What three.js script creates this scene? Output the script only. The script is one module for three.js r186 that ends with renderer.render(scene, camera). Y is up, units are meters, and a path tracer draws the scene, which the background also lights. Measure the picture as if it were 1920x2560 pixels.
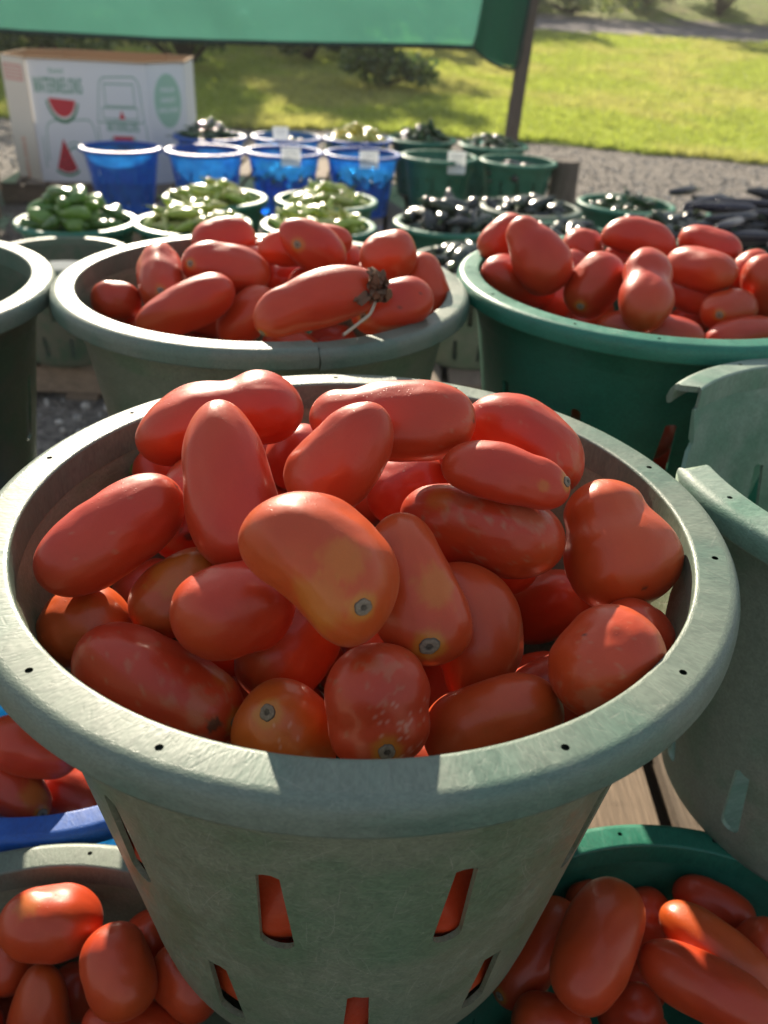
import * as THREE from 'three';
import { mergeGeometries, mergeVertices } from 'three/addons/utils/BufferGeometryUtils.js';
import { ImprovedNoise } from 'three/addons/math/ImprovedNoise.js';
import { Brush, Evaluator, SUBTRACTION } from 'three-bvh-csg';

// ───────────────────────── camera, sky, sun, exposure ─────────────────────────
const scene = new THREE.Scene();
const R = Math.PI / 180, PITCH = 31.033 * R, ROLL = 2.8886 * R, FPX = 2108.3, CAM_Y = 1.14;
const camera = new THREE.PerspectiveCamera(2 * Math.atan(1280 / FPX) / R, 0.75, 0.02, 400);
camera.position.set(0, CAM_Y, 0);
camera.rotation.set(-PITCH, 0, ROLL, 'YXZ');
camera.focus = 0.45;
camera.userData.fStop = 9.2;
const SKY = 0.34;
const SUN_EL = 25 * R, SUN_AZ = -15.5 * R;       // azimuth from straight ahead, negative to the left
const sunDir = new THREE.Vector3(Math.sin(SUN_AZ) * Math.cos(SUN_EL), Math.sin(SUN_EL), -Math.cos(SUN_AZ) * Math.cos(SUN_EL));
const renderer = new THREE.WebGLRenderer({ antialias: true });
renderer.toneMapping = THREE.LinearToneMapping;
renderer.toneMappingExposure = 2.45;
renderer.shadowMap.enabled = true;
{ // clear morning sky: blue overhead, pale towards the horizon, brighter round the sun
  const w = 512, h = 256, d = new Float32Array(w * h * 4), v = new THREE.Vector3();
  for (let j = 0; j < h; j++) for (let i = 0; i < w; i++) {
    const th = (j + 0.5) / h * Math.PI - Math.PI / 2, ph = ((i + 0.5) / w - 0.5) * 2 * Math.PI;
    v.set(Math.cos(th) * Math.cos(ph), Math.sin(th), Math.cos(th) * Math.sin(ph));
    const up = Math.max(0, v.y), k = Math.pow(1 - up, 2.6), c = Math.max(-1, Math.min(1, v.dot(sunDir))), a = Math.acos(c);
    const glow = 1.1 * Math.exp(-a / 0.22) + 0.35 * Math.exp(-a / 0.75);
    const o = (j * w + i) * 4;
    d[o] = SKY * (0.30 + 0.52 * k + glow); d[o + 1] = SKY * (0.41 + 0.44 * k + glow * 0.93); d[o + 2] = SKY * (0.60 + 0.24 * k + glow * 0.78); d[o + 3] = 1;
  }
  const t = new THREE.DataTexture(d, w, h, THREE.RGBAFormat, THREE.FloatType);
  t.mapping = THREE.EquirectangularReflectionMapping; t.magFilter = THREE.LinearFilter; t.minFilter = THREE.LinearFilter; t.needsUpdate = true;
  scene.background = t; scene.environment = t;
  scene.backgroundIntensity = 1; scene.environmentIntensity = 1;
}
const sun = new THREE.DirectionalLight(new THREE.Color(1, 0.88, 0.7), 5);
sun.position.copy(sunDir).multiplyScalar(40);
sun.target.position.set(0, 0, -4); sun.position.add(sun.target.position);
sun.castShadow = true; sun.shadow.radius = 1;
sun.shadow.mapSize.set(4096, 4096);
Object.assign(sun.shadow.camera, { left: -16, right: 16, top: 16, bottom: -16, near: 1, far: 100 });
scene.add(sun, sun.target);

// ───────────────────────── helpers ─────────────────────────
let SEED = 12345;
const rnd = () => { SEED = (SEED + 0x6d2b79f5) | 0; let t = Math.imul(SEED ^ (SEED >>> 15), 1 | SEED); t = (t + Math.imul(t ^ (t >>> 7), 61 | t)) ^ t; return ((t ^ (t >>> 14)) >>> 0) / 4294967296; };
const rr = (a, b) => a + (b - a) * rnd();
const clamp = (x, a = 0, b = 1) => Math.min(b, Math.max(a, x));
const sm = (a, b, x) => { x = clamp((x - a) / (b - a)); return x * x * (3 - 2 * x); };
const mix = (a, b, t) => a + (b - a) * t;
const perlin = new ImprovedNoise();
const n3 = (x, y, z) => perlin.noise(x, y, z);
const V = (x, y, z) => new THREE.Vector3(x, y, z);
const taken = new Map();
function numbered(n) { const k = taken.get(n) || 0; taken.set(n, k + 1); return k ? n + '_' + String(k).padStart(3, '0') : n; }
function shadow(o) { o.traverse((m) => { if (m.isMesh) { m.castShadow = true; m.receiveShadow = true; } }); return o; }
function tag(o, label, category, group) { o.userData.label = label; o.userData.category = category; if (group) o.userData.group = group; return o; }
function thing(name, label, category, pos = [0, 0, 0], group) {
  const o = new THREE.Group(); o.name = numbered(name); o.position.set(...pos); scene.add(o); return tag(o, label, category, group);
}
function part(name, geo, mat, parent) { const m = new THREE.Mesh(geo, mat); m.name = name; m.castShadow = m.receiveShadow = true; parent.add(m); return m; }
function structure(name, geo, mat) { const m = part(name, geo, mat, scene); m.userData.kind = 'structure'; return m; }
function copyOf(o, label, group) {
  const c = o.clone(); c.name = numbered(o.name.replace(/_\d{3}$/, '')); c.userData = { ...o.userData }; scene.add(c);
  if (label) c.userData.label = label; if (group) c.userData.group = group; return c;
}
const box = (w, h, d, x = 0, y = 0, z = 0) => { const g = new THREE.BoxGeometry(w, h, d); g.translate(x, y, z); return g; };

// tiling value noise and textures
function lattice(n, seed) { const a = new Float32Array(n * n); let s = seed * 7919 + 17; for (let i = 0; i < n * n; i++) { s = (Math.imul(s, 1664525) + 1013904223) | 0; a[i] = ((s >>> 8) & 0xffff) / 65535; } return a; }
function tileNoise(size, cells, seed) {
  const a = lattice(cells, seed), o = new Float32Array(size * size);
  for (let y = 0; y < size; y++) { const fy = y / size * cells, y0 = Math.floor(fy), ty = sm(0, 1, fy - y0), r0 = (y0 % cells) * cells, r1 = ((y0 + 1) % cells) * cells;
    for (let x = 0; x < size; x++) { const fx = x / size * cells, x0 = Math.floor(fx), tx = sm(0, 1, fx - x0), c0 = x0 % cells, c1 = (x0 + 1) % cells;
      o[y * size + x] = mix(mix(a[r0 + c0], a[r0 + c1], tx), mix(a[r1 + c0], a[r1 + c1], tx), ty); } }
  return o;
}
function fbm(size, cells, oct, seed, gain = 0.5) {
  const o = new Float32Array(size * size); let amp = 1, tot = 0;
  for (let k = 0; k < oct; k++) { const n = tileNoise(size, Math.min(size, cells << k), seed + k * 31); for (let i = 0; i < o.length; i++) o[i] += n[i] * amp; tot += amp; amp *= gain; }
  for (let i = 0; i < o.length; i++) o[i] /= tot; return o;
}
function texture(size, fn, srgb, rx = 1, ry = 1, sizeY = size) {   // fn(i, x, y) -> [r, g, b] 0..1 linear albedo, or a single number
  const d = new Uint8Array(size * sizeY * 4), enc = (v) => { v = clamp(v); return srgb ? (v <= 0.0031308 ? 12.92 * v : 1.055 * Math.pow(v, 1 / 2.4) - 0.055) : v; };
  for (let y = 0; y < sizeY; y++) for (let x = 0; x < size; x++) { const i = y * size + x, c = fn(i, x, y), a = typeof c === 'number';
    d[i * 4] = 255 * enc(a ? c : c[0]); d[i * 4 + 1] = 255 * enc(a ? c : c[1]); d[i * 4 + 2] = 255 * enc(a ? c : c[2]); d[i * 4 + 3] = 255; }
  const t = new THREE.DataTexture(d, size, sizeY, THREE.RGBAFormat); t.wrapS = t.wrapT = THREE.RepeatWrapping; t.magFilter = THREE.LinearFilter; t.minFilter = THREE.LinearMipmapLinearFilter; t.generateMipmaps = true;
  if (srgb) t.colorSpace = THREE.SRGBColorSpace; t.repeat.set(rx, ry); t.needsUpdate = true; return t;
}
const re = (t, x, y) => { const c = t.clone(); c.repeat.set(x, y); c.needsUpdate = true; return c; };
// fine scratches drawn into a float field, tiling
function scratches(size, count, len, seed, curl = 0.3) {
  const o = new Float32Array(size * size); const s0 = SEED; SEED = seed;
  for (let k = 0; k < count; k++) { let x = rnd() * size, y = rnd() * size, a = rnd() * 6.283, l = len * (0.25 + rnd() * rnd() * 1.6), s = 0.25 + 0.75 * rnd(), da = (rnd() - 0.5) * curl * 0.05;
    for (let i = 0; i < l; i++) { const fade = Math.sin(Math.PI * i / l), q = (Math.floor(y + size * 4) % size) * size + (Math.floor(x + size * 4) % size); o[q] = Math.max(o[q], s * fade); x += Math.cos(a); y += Math.sin(a); a += da; } }
  SEED = s0; return o;
}
// world point -> photograph pixel (used only to find where on a built surface a mark stands)
const viewM = new THREE.Matrix4();
camera.updateMatrixWorld(true); viewM.copy(camera.matrixWorld).invert();
function toPixel(p, out) { out.copy(p).applyMatrix4(viewM); return [960 + FPX * out.x / -out.z, 1280 - FPX * out.y / -out.z]; }
// ───────────────────────── materials ─────────────────────────
const S = 1024;
const nA = fbm(S, 4, 6, 3), nB = fbm(S, 10, 5, 11), nC = fbm(S, 48, 4, 23), nF = fbm(S, 256, 2, 41);
const scrA = scratches(S, 9500, 24, 77, 0.6), scrB = scratches(S, 520, 120, 99, 0.25);
// worn polyethylene: dyed ground, dusty grey-beige film in patches, pale scuffs and hair scratches
function plastic(dye, dust, dustAmt, scuff, s) {
  return texture(S, (i) => {
    const p = sm(0.38, 0.62, nA[i] * 0.55 + nB[i] * 0.45 + (dustAmt - 0.5)), g = 0.8 + 0.4 * nF[i], q = 0.88 + 0.24 * nC[i];
    const sc = Math.min(1, (scrA[i] * 0.55 + scrB[i] * 0.6) * s * (0.5 + nB[i]));
    return [0, 1, 2].map((k) => mix(mix(dye[k], dust[k], p * 0.92) * g * q, scuff[k], sc));
  }, true);
}
const wearBump = texture(S, (i) => 0.5 + 0.25 * (nF[i] - 0.5) + 0.35 * (nC[i] - 0.5) + 0.16 * scrA[i] - 0.2 * scrB[i], false);
const wearRough = texture(S, (i) => { const r = 0.33 + 0.26 * nB[i] + 0.2 * (nC[i] - 0.5) + 0.12 * scrA[i]; return [r, r, r]; }, false);
const cGrey = plastic([0.115, 0.17, 0.1], [0.165, 0.188, 0.125], 0.52, [0.33, 0.33, 0.265], 0.85);
const cGreyRim = plastic([0.095, 0.155, 0.115], [0.135, 0.17, 0.13], 0.5, [0.28, 0.29, 0.24], 0.55);
const cPale = plastic([0.13, 0.23, 0.165], [0.22, 0.28, 0.225], 0.5, [0.4, 0.45, 0.38], 0.5);
const cGreen = plastic([0.008, 0.13, 0.078], [0.018, 0.17, 0.11], 0.5, [0.14, 0.3, 0.22], 0.35);
const cBlue = plastic([0.012, 0.25, 0.78], [0.02, 0.29, 0.8], 0.5, [0.2, 0.36, 0.7], 0.25);
function plasticMat(map, rx, ry, o = {}) {
  return new THREE.MeshPhysicalMaterial({ map: re(map, rx, ry), bumpMap: re(wearBump, rx, ry), bumpScale: 0.0004, roughnessMap: re(wearRough, rx, ry), roughness: 1, side: THREE.DoubleSide, ...o });
}
const cDark = plastic([0.045, 0.085, 0.05], [0.095, 0.1, 0.07], 0.5, [0.25, 0.26, 0.2], 0.6);
const PM = {
  dark: { wall: plasticMat(cDark, 5, 4), rim: plasticMat(cGreyRim, 6, 0.72) },
  grey: { wall: plasticMat(cGrey, 3, 2.4), rim: plasticMat(cGreyRim, 4, 0.48) },
  pale: { wall: plasticMat(cPale, 3, 2.4), rim: plasticMat(cPale, 4, 0.48) },
  green: { wall: plasticMat(cGreen, 3, 2.4, { transmission: 0.12, thickness: 0 }), rim: plasticMat(cGreen, 3, 0.36) },
  blue: { wall: plasticMat(cBlue, 3, 2.4, { transmission: 0.85, thickness: 0 }), rim: plasticMat(plastic([0.007, 0.075, 0.36], [0.014, 0.1, 0.4], 0.5, [0.16, 0.24, 0.45], 0.3), 3, 0.36) },
};
// tomato skin: small pale dots, dull scuffs
const tomDots = new Float32Array(S * S);
{ const s0 = SEED; SEED = 555; for (let k = 0; k < 1500; k++) { const x = rnd() * S, y = rnd() * S, r = rr(0.8, 2.6), s = rr(0.2, 1); for (let j = -4; j <= 4; j++) for (let i = -4; i <= 4; i++) { const d = Math.hypot(i, j * 0.8); if (d < r + 0.5) { const q = ((Math.floor(y) + j + S) % S) * S + (Math.floor(x) + i + S) % S; tomDots[q] = Math.max(tomDots[q], s * clamp(r + 0.5 - d)); } } } SEED = s0; }
const scrT = scratches(S, 420, 22, 313, 1.5);
const cTomato = texture(S, (i) => {
  const m = 0.95 + 0.05 * (nB[i] - 0.5) + 0.06 * (nF[i] - 0.5), dirt = sm(0.62, 0.8, nC[i]) * 0.08, d = tomDots[i] * 0.5, s = scrT[i] * 0.35;
  return [m * (1 - dirt * 0.4) + 0.04 * d, clamp(m * 0.80 + 0.2 * (d + s) + dirt * 0.45), clamp(m * 0.72 + 0.28 * (d + s) + dirt * 0.35)];
}, true);
const bTomato = texture(S, (i) => 0.5 + 0.5 * (nB[i] - 0.5) + 0.12 * (nC[i] - 0.5) + tomDots[i] * 0.2, false);
const rTomato = texture(S, (i) => { const r = 0.3 + 0.12 * nA[i] + 0.12 * nC[i]; return [r, r, r]; }, false);
const tomatoMat = new THREE.MeshPhysicalMaterial({ vertexColors: true, map: cTomato, bumpMap: bTomato, bumpScale: 0.0005, roughnessMap: rTomato, roughness: 1, clearcoat: 0.3, clearcoatRoughness: 0.2, specularIntensity: 0.8, sheen: 0.1, sheenRoughness: 0.5, sheenColor: new THREE.Color(0.9, 0.62, 0.55), ior: 1.45 });
const scarMat = new THREE.MeshStandardMaterial({ vertexColors: true, roughness: 0.95, bumpMap: re(wearBump, 2, 2), bumpScale: 0.001 });
// wood
const cWood = texture(S, (i, x, y) => { const g = 0.5 + 0.5 * Math.sin((nA[i] * 26 + x / S * 70)), f = nF[(y >> 3) * S + x], v = 0.72 + 0.3 * g * 0.5 + 0.35 * (f - 0.5) + 0.3 * (nB[i] - 0.5); return [0.27 * v, 0.21 * v, 0.155 * v]; }, true, 1, 1);
const bWood = texture(S, (i, x, y) => 0.5 + 0.6 * (nF[(y >> 3) * S + x] - 0.5) + 0.2 * Math.sin(nA[i] * 26 + x / S * 70), false);
const woodMats = [1, 0.82, 1.15].map((k, j) => new THREE.MeshStandardMaterial({ map: re(cWood, 1, 1), color: new THREE.Color(k, k * (1 - 0.03 * j), k * (1 - 0.05 * j)), bumpMap: bWood, bumpScale: 0.0015, roughness: 0.9 }));
const greyWood = new THREE.MeshStandardMaterial({ map: re(cWood, 1, 1), color: new THREE.Color(0.62, 0.66, 0.74), bumpMap: bWood, bumpScale: 0.003, roughness: 0.95 });

// ───────────────────────── the setting ─────────────────────────
const lawnStart = (x) => 9.3 - 0.42 * Math.max(0, x - 1.6) - 0.1 * Math.max(0, -x - 1) + 0.25 * n3(x * 0.6, 3.3, 0) + 0.1 * n3(x * 2.3, 1.3, 4);
const height = (x, d) => {   // d metres ahead of the camera
  const s = Math.max(0, d - 8.5); let h = 0.059 * s * s / (s + 3.5) + 0.035 * n3(x * 0.3, d * 0.3, 2) * sm(8, 14, d);
  if (d > 27.6) h += 0.10 * (d - 27.6) * sm(27.6, 31, d);
  return h;
};
function sheet(x0, x1, nx, d0, d1, nd, lift, uvScale, bound) {
  const pos = [], uv = [], idx = [];
  for (let j = 0; j <= nd; j++) for (let i = 0; i <= nx; i++) {
    const x = mix(x0, x1, i / nx), b = bound ? bound(x) : d0, d = mix(b, d1, Math.pow(j / nd, 1.6));
    pos.push(x, height(x, d) + (typeof lift === 'function' ? lift(x, d) : lift), -d); uv.push(x / uvScale, d / uvScale);
  }
  for (let j = 0; j < nd; j++) for (let i = 0; i < nx; i++) { const a = j * (nx + 1) + i, b = a + nx + 1; idx.push(a, a + 1, b, a + 1, b + 1, b); }
  const g = new THREE.BufferGeometry(); g.setAttribute('position', new THREE.Float32BufferAttribute(pos, 3)); g.setAttribute('uv', new THREE.Float32BufferAttribute(uv, 2)); g.setIndex(idx); g.computeVertexNormals(); return g;
}
const gravelStone = texture(S, (i) => { const v = 0.55 + 0.9 * (nC[i] - 0.5) + 1.1 * (nF[i] - 0.5) + 0.5 * (nB[i] - 0.5); return [0.43 * v, 0.375 * v, 0.325 * v]; }, true);
const gravelBump = texture(S, (i) => clamp(0.5 + 1.2 * (nC[i] - 0.5) + 0.9 * (nF[i] - 0.5)), false);
structure('gravel_ground', sheet(-90, 90, 60, -6, 170, 60, 0, 0.9), new THREE.MeshStandardMaterial({ map: gravelStone, bumpMap: gravelBump, bumpScale: 0.02, roughness: 0.95 }));
const cLawn = texture(S, (i) => { const a = nA[i], b = nB[i], v = 0.75 + 0.7 * (nC[i] - 0.5) + 0.5 * (nF[i] - 0.5), dry = sm(0.48, 0.66, a * 0.5 + b * 0.5); return [mix(0.25, 0.36, dry) * v, mix(0.31, 0.34, dry) * v, mix(0.05, 0.12, dry) * v]; }, true);
structure('lawn', sheet(-60, 60, 120, 9, 160, 70, 0.012, 5.5, lawnStart), new THREE.MeshStandardMaterial({ map: cLawn, bumpMap: re(wearBump, 1, 1), bumpScale: 0.05, roughness: 1 }));
{ // asphalt road crossing beyond the lawn
  const g = sheet(-60, 60, 80, 22.2, 27.2, 8, 0.03, 2.2, (x) => 22.6 - 0.03 * x);
  structure('road', g, new THREE.MeshStandardMaterial({ color: 0xd8d4dc, map: re(gravelStone, 1, 1), roughness: 0.9 }));
}
{ // loose stones lying on the gravel: too many to count
  const st = new THREE.IcosahedronGeometry(1, 0), N = 9000, im = new THREE.InstancedMesh(st, new THREE.MeshStandardMaterial({ color: 0xffffff, roughness: 0.95 }), N), m = new THREE.Matrix4(), q = new THREE.Quaternion(), e = new THREE.Euler(), c = new THREE.Color();
  for (let i = 0; i < N; i++) { const d = 1.2 + 8.6 * Math.pow(rnd(), 0.8), x = rr(-0.5, 0.5) * (d * 1.1 + 1), s = rr(0.006, 0.019); q.setFromEuler(e.set(rnd() * 6, rnd() * 6, rnd() * 6)); m.compose(V(x, height(x, d) + s * 0.25, -d), q, V(s, s * rr(0.5, 0.9), s * rr(0.7, 1.2))); im.setMatrixAt(i, m); const v = rr(0.2, 0.5); im.setColorAt(i, c.setRGB(v, v * 0.93, v * 0.84)); }
  im.name = 'loose_gravel'; im.userData.kind = 'stuff'; tag(im, 'loose grey and tan gravel stones scattered over the ground', 'gravel'); im.castShadow = im.receiveShadow = true; scene.add(im);
}
const leafMat = (r, g, b, tr = 0.45) => new THREE.MeshPhysicalMaterial({ color: new THREE.Color().setRGB(r, g, b), vertexColors: true, roughness: 0.9, transmission: tr, thickness: 0, side: THREE.DoubleSide });
{ // grass: tufts over the lawn
  const blades = []; for (let k = 0; k < 9; k++) { const a = rnd() * 6.283, l = rr(0.6, 1), w = 0.05, bx = rr(-0.35, 0.35), bz = rr(-0.35, 0.35), lx = Math.cos(a) * 0.35, lz = Math.sin(a) * 0.35, ca = Math.cos(a + 1.57) * w, sa = Math.sin(a + 1.57) * w;
    blades.push(bx - ca, 0, bz - sa, bx + ca, 0, bz + sa, bx + lx * 0.4 + ca * 0.7, l * 0.6, bz + lz * 0.4 + sa * 0.7, bx - ca, 0, bz - sa, bx + lx * 0.4 + ca * 0.7, l * 0.6, bz + lz * 0.4 + sa * 0.7, bx + lx, l, bz + lz); }
  const g = new THREE.BufferGeometry(); g.setAttribute('position', new THREE.Float32BufferAttribute(blades, 3)); g.computeVertexNormals();
  const N = 90000, im = new THREE.InstancedMesh(g, new THREE.MeshPhysicalMaterial({ color: 0xffffff, roughness: 0.85, transmission: 0.7, thickness: 0, side: THREE.DoubleSide }), N), m = new THREE.Matrix4(), q = new THREE.Quaternion(), c = new THREE.Color(), Y = V(0, 1, 0);
  for (let i = 0; i < N; i++) { let d, x; do { d = 8 + 15 * Math.pow(rnd(), 1.35); x = rr(-0.62, 0.62) * (d + 3); } while (d < lawnStart(x) - 0.06 * rnd());
    const s = rr(0.05, 0.1) * (0.8 + d * 0.035); q.setFromAxisAngle(Y, rnd() * 6.283); m.compose(V(x, height(x, d) + 0.008, -d), q, V(s * 1.3, s * rr(0.6, 1.1), s * 1.3)); im.setMatrixAt(i, m);
    const dry = sm(-0.15, 0.35, n3(x * 0.55, d * 0.35, 7) + 0.5 * n3(x * 1.7, d * 1.3, 3)) * 0.65 + rnd() * 0.25, v = rr(0.75, 1.25); im.setColorAt(i, c.setRGB(mix(0.42, 0.56, dry) * v, mix(0.5, 0.53, dry) * v, mix(0.075, 0.17, dry) * v)); }
  im.name = 'grass'; im.userData.kind = 'stuff'; tag(im, 'short sunlit yellow-green lawn grass sloping up to the road', 'grass'); im.castShadow = im.receiveShadow = true; scene.add(im);
}
// foliage: leaf-sized faces in clumps round branching stems
function leaves(list, size, cols) {   // list of [x, y, z]; each a bent leaf of two quads
  const pos = [], col = [], a = V(), b = V(), n = V();
  for (const p of list) {
    a.set(rr(-1, 1), rr(-0.7, 0.7), rr(-1, 1)).normalize(); n.set(rr(-1, 1), rr(-0.2, 1), rr(-1, 1)).normalize(); b.crossVectors(a, n).normalize();
    const l = size * rr(0.6, 1.3), w = l * 0.3, c0 = cols[Math.floor(rnd() * cols.length)], v = rr(0.7, 1.3);
    const q = (s, t, u) => { pos.push(p[0] + a.x * s + b.x * t + n.x * u, p[1] + a.y * s + b.y * t + n.y * u, p[2] + a.z * s + b.z * t + n.z * u); col.push(c0[0] * v, c0[1] * v, c0[2] * v); };
    q(0, 0, 0); q(l * 0.5, w, l * 0.08); q(l, 0, 0); q(0, 0, 0); q(l, 0, 0); q(l * 0.5, -w, l * 0.08);
  }
  const g = new THREE.BufferGeometry(); g.setAttribute('position', new THREE.Float32BufferAttribute(pos, 3)); g.setAttribute('color', new THREE.Float32BufferAttribute(col, 3)); g.computeVertexNormals(); return g;
}
const foliageMat = leafMat(1, 1, 1, 0.55), barkMat = new THREE.MeshStandardMaterial({ color: new THREE.Color().setRGB(0.1, 0.075, 0.05), roughness: 1, bumpMap: bWood, bumpScale: 0.01 });
const limb = (a, b, r0, r1) => { const d = b.clone().sub(a), g = new THREE.CylinderGeometry(r1, r0, d.length(), 7, 1); g.translate(0, d.length() / 2, 0); g.applyQuaternion(new THREE.Quaternion().setFromUnitVectors(V(0, 1, 0), d.normalize())); g.translate(a.x, a.y, a.z); return g; };
function plant(name, label, category, x, d, rx, h, n, leaf, cols, trunkH, group) {
  const t = thing(name, label, category, [x, height(x, d), -d], group), list = [], stems = [], clumps = [], base = trunkH;
  const K = Math.max(6, Math.round(n / 130));
  for (let k = 0; k < K; k++) { const a = rnd() * 6.283, y = base + (h - base) * (0.12 + 0.86 * rnd()), e = Math.sqrt(clamp(1 - Math.pow((y - base) / (h - base) * 1.6 - 0.65, 2), 0.08, 1)), q = rx * Math.sqrt(rnd()) * e; clumps.push([Math.cos(a) * q, y, Math.sin(a) * q, rr(0.16, 0.34) * rx]); }
  for (const c of clumps) { stems.push(limb(V(rr(-0.03, 0.03), base * 0.7, 0), V(c[0], c[1], c[2]), 0.012 + 0.01 * h, 0.006)); for (let i = 0; i < n / K; i++) { const u = V(rr(-1, 1), rr(-1, 1), rr(-1, 1)); if (u.lengthSq() > 1) u.normalize(); list.push([c[0] + u.x * c[3], Math.max(0.03, c[1] + u.y * c[3] * 0.8), c[2] + u.z * c[3]]); } }
  if (trunkH > 0.3) stems.push(limb(V(0, -0.1, 0), V(0, trunkH, 0), 0.03 * h, 0.018 * h));
  part('crown', leaves(list, leaf, cols), foliageMat, t); part('trunk', mergeGeometries(stems), barkMat, t); return t;
}
const gDark = [[0.09, 0.15, 0.045], [0.12, 0.19, 0.05], [0.07, 0.12, 0.04]], gMid = [[0.1, 0.17, 0.045], [0.14, 0.2, 0.05], [0.08, 0.14, 0.04]], gLight = [[0.2, 0.27, 0.06], [0.26, 0.3, 0.08], [0.14, 0.22, 0.05]];
// ───────────────────────── baskets ─────────────────────────
const H = 0.32, NSEG = 168;
const wr = (y) => 0.142 + (0.186 - 0.142) * y / 0.28;     // outer wall radius
const wallProfile = () => { const p = [[0, 0.004], [0.12, 0.004], [0.126, 0.0004], [0.134, 0.0], [0.1385, 0.0015], [0.1412, 0.005], [0.1428, 0.01]];
  for (let y = 0.03; y < 0.262; y += 0.026) p.push([wr(y), y]);
  p.push([wr(0.262), 0.262], [wr(0.276), 0.276], [wr(0.2775) + 0.0013, 0.2775], [0.1893, 0.298], [0.1897, 0.303], [0.1875, 0.3032], [0.1872, 0.299]);
  for (let y = 0.285; y > 0.03; y -= 0.03) p.push([wr(y) - 0.0032, y]);
  p.push([0.1392, 0.014], [0.136, 0.0085], [0.13, 0.0075], [0, 0.0075]); return p.map(([a, b]) => new THREE.Vector2(a, b)); };
const rimPts = [[0.1868, 0.300], [0.1868, 0.3182], [0.1871, 0.3194], [0.188, 0.3201], [0.1895, 0.3203], [0.2035, 0.3203], [0.2062, 0.3198], [0.2085, 0.3184], [0.2101, 0.3162], [0.211, 0.313], [0.2113, 0.31], [0.2114, 0.3045], [0.211, 0.3031], [0.21, 0.3025], [0.2088, 0.3025], [0.2082, 0.3037], [0.208, 0.311], [0.2062, 0.3145], [0.202, 0.316], [0.1925, 0.316], [0.1907, 0.314], [0.1902, 0.31], [0.1901, 0.300]];
function rimGeo(a0 = 0, a1 = 360, dy = 0, jag = 0) {
  const full = Math.abs(a1 - a0 - 360) < 1e-6, n = Math.max(8, Math.round(NSEG * (a1 - a0) / 360)), loop = [...rimPts, rimPts[0]].map(([a, b]) => new THREE.Vector2(a, b + dy)), g = new THREE.LatheGeometry(loop, n, a0 * R, (a1 - a0) * R);
  if (full) return g;
  const gs = [g.toNonIndexed()];
  for (const [a, s] of [[a0, 1], [a1, -1]]) { const sh = new THREE.ShapeGeometry(new THREE.Shape(rimPts.map(([x, y]) => new THREE.Vector2(x, y + dy)))), c = sh.toNonIndexed(); c.rotateY(a * R - Math.PI / 2); gs.push(c); }
  const m = mergeGeometries(gs.map((q) => { for (const k of Object.keys(q.attributes)) if (!['position', 'normal', 'uv'].includes(k)) q.deleteAttribute(k); return q; }));
  if (jag) { const p = m.attributes.position, e = V(); for (let i = 0; i < p.count; i++) { e.fromBufferAttribute(p, i); const a = Math.atan2(e.x, e.z) / R; let da = 0; for (const q of [a0, a1]) { const dd = Math.abs(((a - q + 540) % 360) - 180); if (dd < 2.2) da = (n3(e.x * 160, e.y * 160, e.z * 90) * 2.6 + n3(Math.hypot(e.x, e.z) * 130, 4, 1) * 5) * jag * (1 - dd / 2.2); } const r = Math.hypot(e.x, e.z), b = (a + da) * R; p.setXYZ(i, r * Math.sin(b), e.y, r * Math.cos(b)); } }
  return m;
}
const ev = new Evaluator(); ev.useGroups = false; ev.attributes = ['position', 'normal', 'uv'];
function cut(geo, tool) { const a = new Brush(geo), b = new Brush(tool); a.updateMatrixWorld(); b.updateMatrixWorld(); return ev.evaluate(a, b, SUBTRACTION).geometry; }
function slotTool() {
  const gs = [];
  for (let row = 0; row < 2; row++) for (let k = 0; k < 12; k++) {
    const a = (row ? 5.2 : -9.6) + k * 30 + (row ? 0 : 0), y0 = row ? 0.034 : 0.156, y1 = row ? 0.102 : 0.229, wb = 0.0085 * rr(0.92, 1.06), wt = 0.0058 * rr(0.85, 1.1), s = new THREE.Shape();
    s.moveTo(-wt, y1 - rr(0, 0.002)); s.lineTo(-wt * 0.4, y1 + rr(-0.0012, 0.0012)); s.lineTo(wt * 0.35, y1 + rr(-0.0012, 0.001)); s.lineTo(wt, y1 - rr(0, 0.0025)); s.lineTo(wb, y0 + 0.006); s.quadraticCurveTo(wb * 0.9, y0, 0, y0 - 0.001); s.quadraticCurveTo(-wb * 0.9, y0, -wb, y0 + 0.006); s.closePath();
    const g = new THREE.ExtrudeGeometry(s, { depth: 0.06, bevelEnabled: false, curveSegments: 5 }); g.translate(0, 0, (row ? 0.152 : 0.17) - 0.03); g.rotateY(a * R); gs.push(g);
  }
  return mergeVertices(mergeGeometries(gs));
}
const holeTool = (angles) => mergeGeometries(angles.map((a) => { const g = new THREE.CylinderGeometry(0.0018, 0.0018, 0.03, 12); g.translate(0, 0.318, 0.1985); g.rotateY(a * R); return g; }));
const wallBase = new THREE.LatheGeometry(wallProfile(), NSEG);
const wallG = cut(wallBase, slotTool());
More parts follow.
